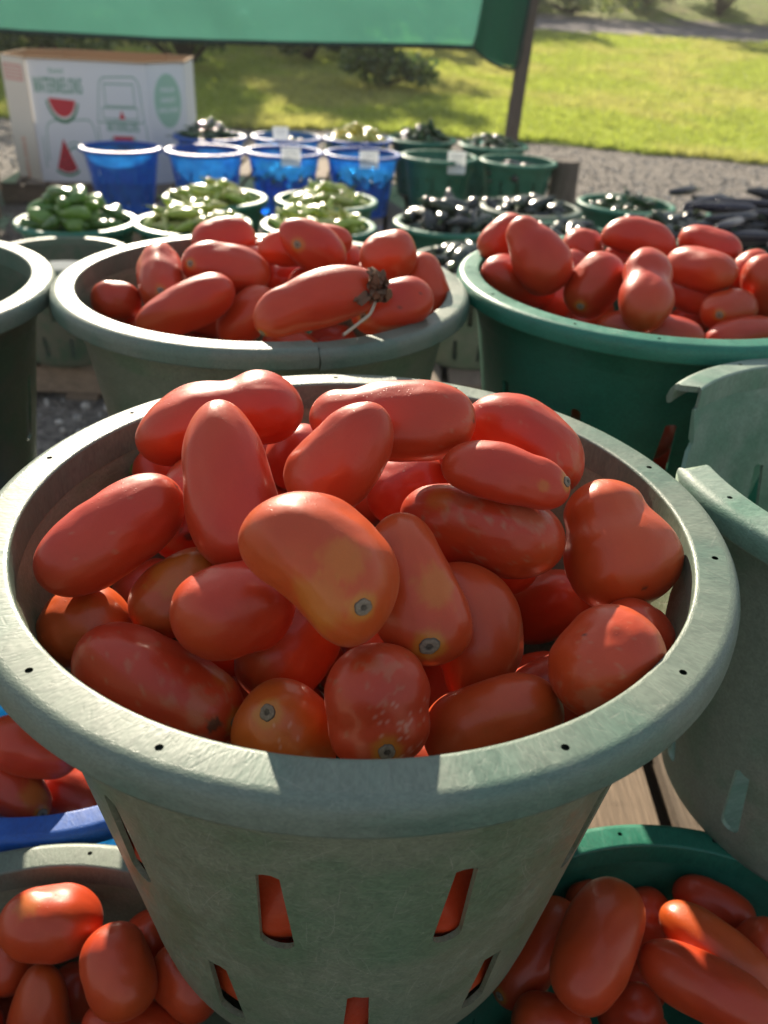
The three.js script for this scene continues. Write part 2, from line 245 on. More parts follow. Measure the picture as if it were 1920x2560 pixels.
const thinG = (() => {   // translucent baskets: the wall as one thin sheet
  const g = wallG.index ? wallG.toNonIndexed() : wallG, p = g.attributes.position, keep = [];
  for (let i = 0; i < p.count; i += 3) { const y = (p.getY(i) + p.getY(i + 1) + p.getY(i + 2)) / 3, r = (Math.hypot(p.getX(i), p.getZ(i)) + Math.hypot(p.getX(i + 1), p.getZ(i + 1)) + Math.hypot(p.getX(i + 2), p.getZ(i + 2))) / 3; if (y < 0.006 || (y > 0.012 && r > wr(y) - 0.001)) keep.push(i, i + 1, i + 2); }
  const o = new THREE.BufferGeometry(); for (const k of ['position', 'normal', 'uv']) { const a = g.attributes[k], n = a.itemSize, d = new Float32Array(keep.length * n); keep.forEach((q, j) => { for (let c = 0; c < n; c++) d[j * n + c] = a.array[q * n + c]; }); o.setAttribute(k, new THREE.BufferAttribute(d, n)); } return o;
})();
const HOLES = [-42, -19.8, 27.5, 50, 80.5, 111, 140, 161, -102.5, -73, -125, -150, -172];
const rimG = cut(rimGeo(), holeTool(HOLES));
function basket(kind, label, x, y, d, turn = 0, group, name) {
  const t = thing(name || { grey: 'grey_green_basket', pale: 'grey_green_basket', dark: 'grey_green_basket', green: 'green_basket', blue: 'blue_basket' }[kind], label, 'basket', [x, y, -d], group);
  t.rotation.y = turn * R; const w = part('wall', kind === 'blue' ? thinG : wallG, PM[kind].wall, t); part('rim', rimG, PM[kind].rim, t); return t;
}
const UP = 0.57, LOW = 0.25, FAR = 0.125;
basket('grey', 'worn grey-green plastic basket with pierced pale rim, heaped with the largest plum tomatoes', -0.015, UP, 0.417);
{ // cracked rim: the lip is split and one side has sprung up a little
  const t = thing('grey_green_basket', 'grey-green basket with a split in its rim, holding tomatoes and a dried calyx', 'basket', [-0.134, UP + 0.0, -0.866]);
  const w = part('wall', wallG, PM.grey.wall, t); part('rim', rimGeo(20.6, 200, 0, 0.15), PM.grey.rim, t); const r2 = part('rim', rimGeo(200.05, 380.2, 0.0022, 0.15), PM.grey.rim, t); r2.userData.label = 'sprung half of the split rim';
}
basket('green', 'deep green basket with teal rim full of plum tomatoes beside the split-rimmed basket', 0.278, 0.575, 0.925, 8);
basket('dark', 'nearly empty weathered dark basket beside the split-rimmed basket of tomatoes', -0.548, UP, 0.79, 14);
{ // the broken basket: a piece of lip and of the wall's edge has snapped off
  const t = thing('broken_basket', 'empty pale green basket with a piece of its rim broken away', 'basket', [0.402, UP - 0.005, -0.53]);
  const gs = [], a0 = -126, a1 = -82, N = 26, pts = [];
  for (let i = 0; i <= N; i++) { const u = i / N; pts.push([mix(a0 + 1, a1 + 3, u), 0.2925 - (0.012 + 0.05 * Math.pow(Math.sin(Math.PI * clamp(u * 0.92 + 0.04)), 0.8) * (0.55 + 0.45 * u)) + 0.006 * n3(u * 9, 2, 7) + 0.003 * n3(u * 31, 5, 1)]); }
  const pos = [], idx = []; pts.forEach(([a, y]) => { for (const [r, yy] of [[0.15, y], [0.23, y], [0.23, 0.34], [0.15, 0.34]]) pos.push(r * Math.sin(a * R), yy, r * Math.cos(a * R)); });
  for (let i = 0; i < N; i++) for (let k = 0; k < 4; k++) { const p = i * 4 + k, q = i * 4 + (k + 1) % 4; idx.push(p, q, p + 4, q, q + 4, p + 4); }
  idx.push(0, 3, 2, 0, 2, 1, N * 4, N * 4 + 1, N * 4 + 2, N * 4, N * 4 + 2, N * 4 + 3);
  let tool = new THREE.BufferGeometry(); tool.setAttribute('position', new THREE.Float32BufferAttribute(pos, 3)); tool.setAttribute('uv', new THREE.Float32BufferAttribute(new Float32Array(pos.length / 3 * 2), 2)); tool.setIndex(idx); tool.computeVertexNormals();
  { const v = V(), w = V(), u = V(); let vol = 0; for (let i = 0; i < idx.length; i += 3) { v.fromArray(pos, idx[i] * 3); w.fromArray(pos, idx[i + 1] * 3); u.fromArray(pos, idx[i + 2] * 3); vol += v.dot(w.cross(u)); } if (vol < 0) { const f = []; for (let i = 0; i < idx.length; i += 3) f.push(idx[i], idx[i + 2], idx[i + 1]); tool.setIndex(f); tool.computeVertexNormals(); } }
  const tall = new THREE.LatheGeometry(wallProfile(), NSEG);
  const w = part('wall', cut(cut(tall, slotTool()), tool), PM.pale.wall, t);
  part('rim', cut(rimGeo(a1, a0 + 360, 0, 1), holeTool([-70, -40, -10, 60, 100, 150, -150])), PM.pale.rim, t);
}
basket('grey', 'low grey-green basket of plum tomatoes next to the low blue-rimmed one', -0.213, LOW, 0.217, 40);
basket('green', 'low green basket of plum tomatoes standing on the pallet slats', 0.236, LOW, 0.262, -21);
basket('blue', 'low blue basket of plum tomatoes under the heaped baskets', -0.298, LOW, 0.632, 20);
basket('grey', 'low grey-green basket under the split-rimmed one, its back rim catching sun', -0.235, LOW, 1.05, 70);
basket('grey', 'low grey-green basket supporting the nearly empty dark one', -0.735, LOW, 0.66, 5);
basket('grey', 'low grey-green basket supporting the broken basket', 0.67, LOW, 0.66, 50);
basket('green', 'low green basket supporting the teal-rimmed basket', 0.6, LOW, 1.09, 50);

// pallets: deck boards on stringers, each board its own piece
function pallet(label, x, y, d, turn, group) {
  const t = thing('wooden_pallet', label, 'pallet', [x, y, -d], group); t.rotation.y = turn * R;
  const n = 8, w = 1.0, l = 1.2;
  for (let i = 0; i < n; i++) { const b = part('deck_board', box(0.098 + 0.004 * (i % 3), 0.018, l, -w / 2 + 0.05 + i * (w - 0.1) / (n - 1), 0.116, 0.006 * ((i * 7) % 3)), woodMats[(i * 5 + 1) % 3], t); }
  for (let i = 0; i < 3; i++) part('stringer', box(w - 0.004, 0.085, 0.04, 0, 0.063, -l / 2 + 0.03 + i * (l - 0.06) / 2), woodMats[i], t);
  for (let i = 0; i < 3; i++) part('bottom_board', box(0.1, 0.018, l, -w / 2 + 0.06 + i * (w - 0.12) / 2, 0.0095, 0), woodMats[(i + 1) % 3], t);
  return t;
}
for (const x of [-0.515, 0.515]) for (let k = 0; k < 2; k++) pallet(k ? 'upper pallet of the two-high stack under the low tomato baskets' : 'bottom pallet of the two-high stack under the low tomato baskets', x, k * 0.1252, 0.62, k ? 0 : 0.5, k ? 'upper pallets under the tomato baskets' : 'bottom pallets under the tomato baskets');
for (const [x, d] of [[-1.0, 3.1], [0.05, 3.1], [1.1, 3.3], [-1.0, 4.95], [0.05, 5.0], [1.1, 4.75]]) pallet('weathered pallet under the baskets of peppers', x, 0, d, rr(-1, 1), 'pallets under the pepper baskets');
for (const x of [-0.75, 0.3]) pallet('weathered pallet under the back row of pepper baskets', x, 0, 6.15, rr(-1, 1), 'pallets under the back row');

// ───────────────────────── tomatoes ─────────────────────────
function fruitGeo(o) {   // local frame: x image-side, y along the axis from A (-) to B (+), z towards the viewer
  const { L, W, taper = 0, waist = 0, wt = 0, bend = 0, n = 2.9, lobe = 0.035, lump = 0.03, seed = 1, nu = 40, nv = 30, dimple = 0, tipSharp = 0 } = o;
  const prof = (t) => Math.sqrt(Math.max(0, 1 - Math.pow(Math.abs(t), n))) * (1 + taper * t) * (1 - waist * Math.exp(-Math.pow((t - wt) / 0.24, 2))) * (1 - tipSharp * sm(0.3, 1, -t));
  let mx = 0; for (let t = -1; t <= 1; t += 0.02) mx = Math.max(mx, prof(t));
  const pos = [], uv = [], idx = [], ph = seed * 1.7, off = (seed * 0.377) % 1, off2 = (seed * 0.613) % 1;
  for (let j = 0; j <= nv; j++) { const a = Math.PI * j / nv, t = -Math.cos(a), p = prof(t) / mx * W / 2;
    for (let i = 0; i <= nu; i++) { const f = i / nu * 2 * Math.PI, cx = Math.cos(f), cz = Math.sin(f);
      let r = p * (1 + lobe * Math.cos(3 * f + ph + t) + lobe * 0.6 * Math.cos(2 * f + ph * 2.3) + lump * (n3(cx * 1.3 + seed * 3.1, t * 1.6, cz * 1.3 + seed) + 0.4 * n3(cx * 3 + seed, t * 3.2, cz * 3 + seed * 2)) * 2);
      const y = t * L / 2 - dimple * L * 0.045 * Math.exp(-Math.pow(p / (W * 0.1), 2)) * Math.sign(t);
      pos.push(r * cx + bend * W * (1 - t * t - 0.45), y, r * cz); uv.push(i / nu * W * 3.14 / 0.16 + off, (t + 1) / 2 * L / 0.16 + off2); } }
  for (let j = 0; j < nv; j++) for (let i = 0; i < nu; i++) { const a = j * (nu + 1) + i, b = a + nu + 1; if (j > 0) idx.push(a, b, a + 1); if (j < nv - 1) idx.push(a + 1, b, b + 1); }
  const g = new THREE.BufferGeometry(); g.setAttribute('position', new THREE.Float32BufferAttribute(pos, 3)); g.setAttribute('uv', new THREE.Float32BufferAttribute(uv, 2)); g.setIndex(idx); g.computeVertexNormals();
  const nm = g.attributes.normal; for (let j = 0; j <= nv; j++) { const a = j * (nu + 1), b = a + nu; const x = nm.getX(a) + nm.getX(b), y = nm.getY(a) + nm.getY(b), z = nm.getZ(a) + nm.getZ(b), l = Math.hypot(x, y, z) || 1; nm.setXYZ(a, x / l, y / l, z / l); nm.setXYZ(b, x / l, y / l, z / l); }
  for (const [row, s] of [[0, -1], [nv, 1]]) for (let i = 0; i <= nu; i++) nm.setXYZ(row * (nu + 1) + i, 0, s, 0);
  return g;
}
const RED = [0.52, 0.049, 0.016], ORANGE = [0.54, 0.13, 0.018], DEEP = [0.4, 0.03, 0.013], YEL = [0.52, 0.3, 0.03], TAN = [0.4, 0.26, 0.15], DARK = [0.05, 0.035, 0.025], WHITE = [0.66, 0.5, 0.42];
function paint(g, hue, seed, L) {
  const p = g.attributes.position, c = new Float32Array(p.count * 3);
  for (let i = 0; i < p.count; i++) { const x = p.getX(i) * 30, y = p.getY(i) * 30, z = p.getZ(i) * 30, a = n3(x + seed * 5, y, z), b = n3(x * 2.6, y * 2.6 + seed, z * 2.6), h = clamp(hue + 0.12 * a + 0.04 * b + 0.16 * sm(0.25, 1, (seed % 2 ? 1 : -1) * p.getY(i) / (L / 2))), dp = clamp(0.2 - 0.4 * a), v = 1 + 0.04 * b;
    for (let k = 0; k < 3; k++) c[i * 3 + k] = mix(mix(RED[k], DEEP[k], dp), ORANGE[k], h) * v; }
  g.setAttribute('color', new THREE.BufferAttribute(c, 3));
}
const scarG = (() => { const pr = [[0, 0.0002], [0.0007, 0.0008], [0.0013, 0.0004], [0.0017, 0.0009], [0.0024, 0.0007], [0.0033, 0.0006], [0.0038, 0.0002], [0.0041, -0.0012]].map(([a, b]) => new THREE.Vector2(a, b)), g = new THREE.LatheGeometry(pr, 22), p = g.attributes.position, c = new Float32Array(p.count * 3);
  for (let i = 0; i < p.count; i++) { const r = Math.hypot(p.getX(i), p.getZ(i)), n = n3(p.getX(i) * 900, p.getZ(i) * 900, 2); let v = 0.34 + 0.2 * n; if (r < 0.0009 || (r > 0.0012 && r < 0.0015)) v *= 0.55; if (r > 0.0037) v *= 0.4; c[i * 3] = v * 1.1; c[i * 3 + 1] = v * 0.86; c[i * 3 + 2] = v * 0.62; const s = 1 + 0.16 * n3(p.getX(i) * 420, p.getZ(i) * 420, 9); p.setX(i, p.getX(i) * s); p.setZ(i, p.getZ(i) * s); p.setY(i, p.getY(i) + 0.0003 * n); }
  g.setAttribute('color', new THREE.BufferAttribute(c, 3)); g.computeVertexNormals(); return g; })();
const camPos = V(0, CAM_Y, 0);
function place(o, row) {   // row: A and B tips and width in millimetres
  const A = V(row[0], row[1], row[2]).multiplyScalar(0.001), B = V(row[3], row[4], row[5]).multiplyScalar(0.001), ax = B.clone().sub(A), L = ax.length(); ax.normalize();
  const C = A.add(B).multiplyScalar(0.5), v = camPos.clone().sub(C).normalize(), s = V().crossVectors(ax, v).normalize(), u = V().crossVectors(s, ax).normalize();
  o.position.copy(C); o.quaternion.setFromRotationMatrix(new THREE.Matrix4().makeBasis(s, ax, u)); o.updateMatrixWorld(true); return L;
}
function nearest(mesh, px, py) {
  const p = mesh.geometry.attributes.position, n = mesh.geometry.attributes.normal, v = V(), w = V(), t = V(); let best = 1e9, bi = 0;
  for (let i = 0; i < p.count; i++) { v.fromBufferAttribute(p, i).applyMatrix4(mesh.matrixWorld); w.fromBufferAttribute(n, i).transformDirection(mesh.matrixWorld); if (w.dot(t.copy(camPos).sub(v)) < 0) continue; const q = toPixel(v, t), d = Math.hypot(q[0] - px, q[1] - py); if (d < best) { best = d; bi = i; } }
  return bi;
}
function blot(g, i0, r, col, amt, rough, seed) {
  const p = g.attributes.position, c = g.attributes.color, o = V().fromBufferAttribute(p, i0), v = V();
  for (let i = 0; i < p.count; i++) { v.fromBufferAttribute(p, i); const d = v.distanceTo(o) * (1 + rough * (n3(v.x * 160 + seed, v.y * 160, v.z * 160) + 0.6 * n3(v.x * 420 + seed, v.y * 420, v.z * 420))), k = amt * (1 - sm(r * 0.55, r, d)); if (k > 0) for (let q = 0; q < 3; q++) c.array[i * 3 + q] = mix(c.array[i * 3 + q], col[q], k); }
}
function addScar(mesh, i0, size = 1) {
  const g = mesh.geometry, p = V().fromBufferAttribute(g.attributes.position, i0), n = V().fromBufferAttribute(g.attributes.normal, i0), m = part('stem_scar', scarG, scarMat, mesh);
  m.position.copy(p).addScaledVector(n, -0.0002); m.quaternion.setFromUnitVectors(V(0, 1, 0), n); m.rotateY(i0 * 1.7); m.scale.set(size * (0.85 + 0.3 * ((i0 * 0.37) % 1)), size, size * (0.85 + 0.3 * ((i0 * 0.73) % 1)));
}
function tomato(row, o, label, group) {
  const m = new THREE.Mesh(new THREE.BufferGeometry(), tomatoMat); m.name = numbered('plum_tomato'); m.castShadow = m.receiveShadow = true; scene.add(m);
  const L = place(m, row); m.geometry = fruitGeo({ L, W: row[6] / 1000, ...o }); paint(m.geometry, o.hue ?? 0.15, o.seed ?? 1, L); tag(m, label, 'tomato', group);
  for (const [px, py, kind, size = 1] of o.marks || []) { const i = nearest(m, px, py), g = m.geometry, s = o.seed || 1;
    if (kind === 'scar') { blot(g, i, 0.0085 * size, YEL, 0.55, 0.2, s); addScar(m, i, size); }
    if (kind === 'yellow') blot(g, i, 0.015 * size, YEL, 0.33, 0.35, s);
    if (kind === 'tan') blot(g, i, 0.011 * size, TAN, 0.3, 1.3, s);
    if (kind === 'dark') blot(g, i, 0.0035 * size, DARK, 0.85, 0.8, s);
    if (kind === 'specks') { const p0 = V().fromBufferAttribute(g.attributes.position, i), v = V(); for (let q = 0; q < g.attributes.position.count; q++) { v.fromBufferAttribute(g.attributes.position, q); if (v.distanceTo(p0) < 0.013 * size && rnd() < 0.06) for (let k = 0; k < 3; k++) g.attributes.color.array[q * 3 + k] = mix(g.attributes.color.array[q * 3 + k], WHITE[k], 0.35); } }
    if (kind === 'nub') { const h = part('stem_scar', scarG, scarMat, m), p = V().fromBufferAttribute(g.attributes.position, i), n = V().fromBufferAttribute(g.attributes.normal, i); h.position.copy(p).addScaledVector(n, -0.0004); h.quaternion.setFromUnitVectors(V(0, 1, 0), n); h.scale.set(0.35, 1.3, 0.35); }
  }
  return m;
}
const TOMATO_F = [
  [-58.4,938.5,-332.5,2.3,902.3,-296.5,52.5],
  [2.1,913.9,-371.9,32.8,859.3,-321.8,47.4],
  [-2.5,962.1,-397.3,-45.4,906.3,-394.3,44.1],
  [-102.7,873.9,-326.1,-44.6,875.2,-352.1,49.2],
  [-154.4,851.0,-331.8,-69.8,814.6,-315.1,51.5],
  [-3.3,878.7,-312.2,6.6,831.8,-279.6,49.7],
  [26.9,816.9,-307.6,93.4,845.9,-315.4,45.5],
  [-59.5,846.3,-303.1,-26.9,800.6,-307.3,48.9],
  [91.2,857.4,-299.1,130.2,888.2,-328.7,50.4],
  [-99.5,944.8,-434.9,-70.3,875.7,-370.1,50.7],
  [-179.1,871.0,-355.8,-115.0,905.2,-407.1,44.7],
  [-158.6,897.4,-473.2,-56.9,917.5,-505.0,51.6],
  [-45.2,936.0,-437.6,49.2,940.4,-434.8,45.5],
  [30.2,928.7,-408.5,98.4,922.4,-392.4,31.9],
  [10.4,885.6,-427.1,100.6,887.2,-390.9,49.4],
  [120.8,906.6,-434.4,145.3,853.8,-384.2,62.9],
  [40.9,879.5,-384.5,59.4,818.3,-342.6,48.4],
  [90.8,756.0,-492.4,142.3,809.6,-461.2,47.1],
  [49.9,932.7,-476.4,118.6,897.9,-452.8,42.9],
  [-187.4,826.2,-364.6,-138.9,844.4,-366.4,46.1],
  [-133.1,843.9,-359.3,-88.5,862.2,-396.8,40.8],
  [-174.5,781.4,-444.0,-140.4,791.6,-480.8,46.7],
  [-66.2,820.0,-338.9,-32.8,831.8,-400.0,52.4],
  [-110.8,897.9,-458.3,-124.4,841.6,-423.8,46.2],
  [-9.4,845.8,-491.7,40.6,875.1,-502.3,46.0],
  [5.5,811.5,-543.8,60.0,774.0,-488.5,53.8],
  [121.4,864.7,-359.6,157.2,838.2,-359.3,39.5],
  [-79.0,843.9,-540.8,-47.1,880.4,-523.8,43.2],
  [-97.1,862.0,-563.3,-73.9,810.9,-564.8,40.5],
  [89.9,760.6,-422.9,118.6,781.4,-410.7,31.5],
  [-42.1,752.8,-440.2,-17.4,795.8,-433.5,42.2],
  [-164.4,860.3,-488.4,-139.4,855.2,-527.4,36.9],
  [37.6,884.8,-483.7,73.4,903.3,-504.6,41.3]];
const FILL_F = [
  [-77,716,-289,1,760,-276,54],
  [-2,758,-277,67,708,-303,54],
  [-133,725,-336,-65,751,-283,54],
  [61,729,-295,118,747,-363,54],
  [-32,585,-298,24,655,-303,54],
  [-103,629,-329,-25,603,-293,54],
  [20,594,-299,84,638,-344,54],
  [7,679,-377,-60,678,-326,50],
  [67,803,-439,37,721,-404,52],
  [78,753,-453,87,690,-492,44],
  [-58,665,-406,17,640,-416,46],
  [-59,809,-523,-141,832,-516,51],
  [-91,751,-447,-123,756,-530,47],
  [56,620,-394,28,631,-463,46],
  [101,647,-468,20,647,-500,51],
  [-37,767,-510,-14,700,-457,49],
  [-148,740,-407,-146,684,-459,51],
  [-40,632,-450,-126,626,-487,51],
  [54,695,-316,79,671,-378,44],
  [18,747,-381,-17,734,-314,47],
  [18,704,-516,-47,732,-550,51],
  [-86,797,-384,-122,796,-454,47],
  [70,789,-360,146,812,-382,46],
  [-22,626,-494,-78,630,-544,49],
  [80,682,-420,12,684,-393,49],
  [-57,629,-407,-146,655,-402,51],
  [-64,729,-339,-111,714,-407,47],
  [-28,617,-346,39,637,-372,48],
  [-105,680,-505,-88,679,-426,45],
  [38,814,-478,100,839,-449,46],
  [-8,801,-381,18,828,-451,48],
  [4,649,-451,-17,666,-516,47],
  [5,778,-341,69,772,-302,46],
  [13,680,-428,51,695,-499,46],
  [-54,773,-329,-127,790,-358,47],
  [-108,700,-519,-25,664,-549,52],
  [6,774,-545,-69,763,-536,46],
  [-108,826,-477,-40,822,-435,46],
  [134,740,-371,101,732,-436,46],
  [114,661,-458,110,666,-379,44],
  [-48,656,-470,-59,728,-429,44],
  [-76,671,-298,-102,681,-372,46],
  [-1,806,-574,-49,828,-517,47],
  [106,614,-445,99,620,-358,46],
  [71,610,-513,2,605,-528,47],
  [-26,830,-479,4,774,-497,44]];
const TOMATO_M = [
  [-39,888,-762,35,913,-771,45.9],
  [-123,895,-718,-13,931,-741,49.1],
  [-254,854,-802,-162,893,-837,48.5],
  [-223,904,-878,-134,884,-896,50.8],
  [19,922,-882,45,862,-861,42.6],
  [-126,933,-924,-57,894,-925,50.7],
  [-35,915,-862,18,934,-850,48.3],
  [-258,900,-923,-236,870,-834,49.4],
  [-312,868,-846,-266,861,-867,37.9],
  [-315,839,-865,-276,833,-883,33.8],
  [-125,881,-858,-180,830,-850,46.0],
  [-238,892,-988,-166,902,-1007,47.9],
  [-156,896,-958,-51,911,-974,44.9],
  [-173,890,-1022,-144,855,-1011,40.2],
  [-151,856,-979,-104,860,-999,42.0],
  [-122,859,-950,-55,864,-978,43.5],
  [-82,870,-1017,-39,880,-1006,40.0],
  [-253,775,-966,-209,765,-998,41.2],
  [-106,765,-1015,-45,786,-993,46.9],
  [-50,856,-974,-5,870,-997,44.2],
  [-203,852,-992,-152,888,-973,44.0]];
const FILL_M = [
  [-94,800,-820,-148,802,-747,49],
  [-112,678,-826,-179,677,-776,50],
  [-52,802,-888,-82,720,-853,52],
  [-41,752,-902,-32,689,-942,44],
  [-177,664,-855,-102,639,-865,46],
  [-178,808,-972,-260,831,-965,51],
  [-64,619,-843,-91,630,-912,46],
  [-18,646,-917,-99,646,-949,51],
  [-278,827,-859,-219,827,-826,46],
  [-188,755,-812,-213,798,-749,47],
  [-81,777,-925,-145,813,-910,52],
  [-156,766,-959,-133,699,-906,49],
  [-267,738,-856,-265,683,-908,51],
  [-159,631,-899,-245,625,-936,51],
  [-65,694,-765,-40,670,-827,44],
  [-101,746,-830,-136,733,-763,47],
  [-3,761,-816,-57,806,-772,51],
  [-121,797,-727,-41,792,-735,49],
  [-191,697,-821,-274,726,-794,49],
  [-165,776,-845,-180,750,-912,44]];
const TOMATO_G = [
  [193,862,-901,232,923,-903,53.9],
  [261,929,-895,243,885,-801,54.0],
  [122,950,-932,176,888,-897,59.0],
  [96,896,-932,181,862,-969,52.9],
  [335,866,-907,397,873,-923,43.7],
  [330,865,-1020,366,866,-949,43.2],
  [213,860,-866,317,862,-834,43.5],
  [333,844,-872,418,855,-893,45.1],
  [394,921,-941,436,850,-958,49.5],
  [315,897,-999,367,904,-925,46.3],
  [99,892,-996,144,935,-1007,47.6],
  [206,894,-1086,256,886,-1074,44.6],
  [248,914,-1064,335,903,-1038,44.7],
  [262,873,-1092,319,881,-1091,42.6],
  [401,873,-1017,420,908,-979,46.5],
  [178,838,-993,221,847,-1026,45.7],
  [202,862,-1032,231,880,-1061,43.9],
  [350,814,-1032,394,816,-1056,42.3],
  [349,910,-1081,407,902,-1025,43.3]];
const FILL_G = [
  [318,806,-879,264,808,-806,49],
  [300,684,-885,233,683,-834,50],
  [360,808,-947,330,726,-912,52],
  [371,758,-961,380,695,-1000,44],
  [235,670,-914,310,645,-924,46],
  [202,756,-955,170,761,-1038,47],
  [348,625,-902,321,636,-971,46],
  [394,652,-976,313,652,-1008,51],
  [134,833,-918,193,833,-885,46],
  [224,761,-872,199,804,-808,47],
  [331,783,-984,267,819,-970,52],
  [256,772,-1018,279,705,-965,49],
  [145,744,-915,147,689,-967,51],
  [253,637,-958,167,631,-995,51],
  [347,700,-824,372,676,-886,44],
  [359,785,-1015,316,753,-1073,45],
  [311,752,-889,276,739,-822,47],
  [409,767,-874,355,812,-830,51],
  [291,803,-786,371,798,-794,49],
  [204,784,-1043,279,822,-1076,50]];
const TOMATO_LL = [
  [-259,570,-355,-190,557,-369,51.5],
  [-194,519,-319,-120,500,-316,41.6],
  [-229,538,-345,-235,457,-310,45.7],
  [-183,573,-356,-152,542,-310,48.1],
  [-148,535,-360,-103,530,-323,42.2],
  [-294,501,-368,-246,516,-356,44.3],
  [-287,474,-353,-267,435,-339,38.9],
  [-234,482,-370,-211,440,-369,39.9],
  [-177,517,-381,-145,542,-373,35.0]];
const FILL_LL = [
  [-173,481,-171,-227,482,-98,49],
  [-191,359,-177,-258,358,-126,50],
  [-131,483,-239,-161,401,-204,52],
  [-120,433,-253,-111,370,-292,44],
  [-256,345,-206,-181,320,-216,46],
  [-257,489,-323,-339,512,-316,51],
  [-289,431,-247,-321,436,-330,47],
  [-142,300,-194,-170,311,-263,46],
  [-97,327,-268,-178,327,-300,51],
  [-357,508,-210,-298,508,-177,46],
  [-267,436,-164,-292,479,-100,47],
  [-160,458,-276,-224,494,-262,52],
  [-235,447,-310,-212,380,-257,49],
  [-346,420,-207,-344,364,-259,51]];
const TOMATO_LB = [
  [-350,564,-515,-274,535,-472,48.9],
  [-298,529,-521,-240,493,-512,47.8],
  [-325,604,-501,-253,567,-510,50.1],
  [-296,444,-573,-247,459,-553,45.9],
  [-397,450,-576,-346,450,-531,45.5]];
const FILL_LB = [
  [-273,359,-590,-340,358,-540,50],
  [-213,483,-652,-243,401,-617,52],
  [-202,433,-666,-193,370,-706,44],
  [-338,345,-619,-263,320,-629,46],
  [-339,489,-736,-421,512,-729,51],
  [-371,431,-660,-403,436,-743,47],
  [-224,300,-607,-252,311,-676,46],
  [-179,327,-681,-260,327,-713,51],
  [-439,508,-623,-380,508,-590,46],
  [-242,458,-689,-306,494,-674,52]];
const TOMATO_LR = [
  [191,587,-399,141,577,-312,52.5],
  [198,567,-360,281,572,-309,43.4],
  [225,563,-399,291,555,-340,39.3],
  [250,537,-437,306,538,-406,35.2],
  [159,550,-409,106,501,-354,44.8],
  [220,535,-427,242,488,-420,41.1],
  [109,525,-333,165,525,-322,41.7],
  [207,450,-363,237,476,-352,35.9],
  [187,474,-363,225,507,-356,38.4],
  [288,530,-384,308,570,-376,37.6],
  [163,538,-412,194,526,-430,31.9],
  [212,473,-405,245,436,-401,41.8]];
const FILL_LR = [
  [276,481,-216,222,482,-143,49],
  [258,359,-222,191,358,-172,50],
  [318,483,-284,288,401,-249,52],
  [329,433,-298,338,370,-338,44],
  [193,345,-251,268,320,-261,46],
  [160,431,-292,128,436,-375,47],
  [306,300,-239,279,311,-308,46],
  [352,327,-313,271,327,-345,51],
  [92,508,-255,151,508,-222,46],
  [182,436,-208,157,479,-145,47],
  [289,458,-321,225,494,-306,52],
  [103,420,-252,105,364,-304,51],
  [211,312,-295,125,306,-332,51],
  [305,375,-161,330,351,-223,44]];
const HI = { nu: 84, nv: 60 };
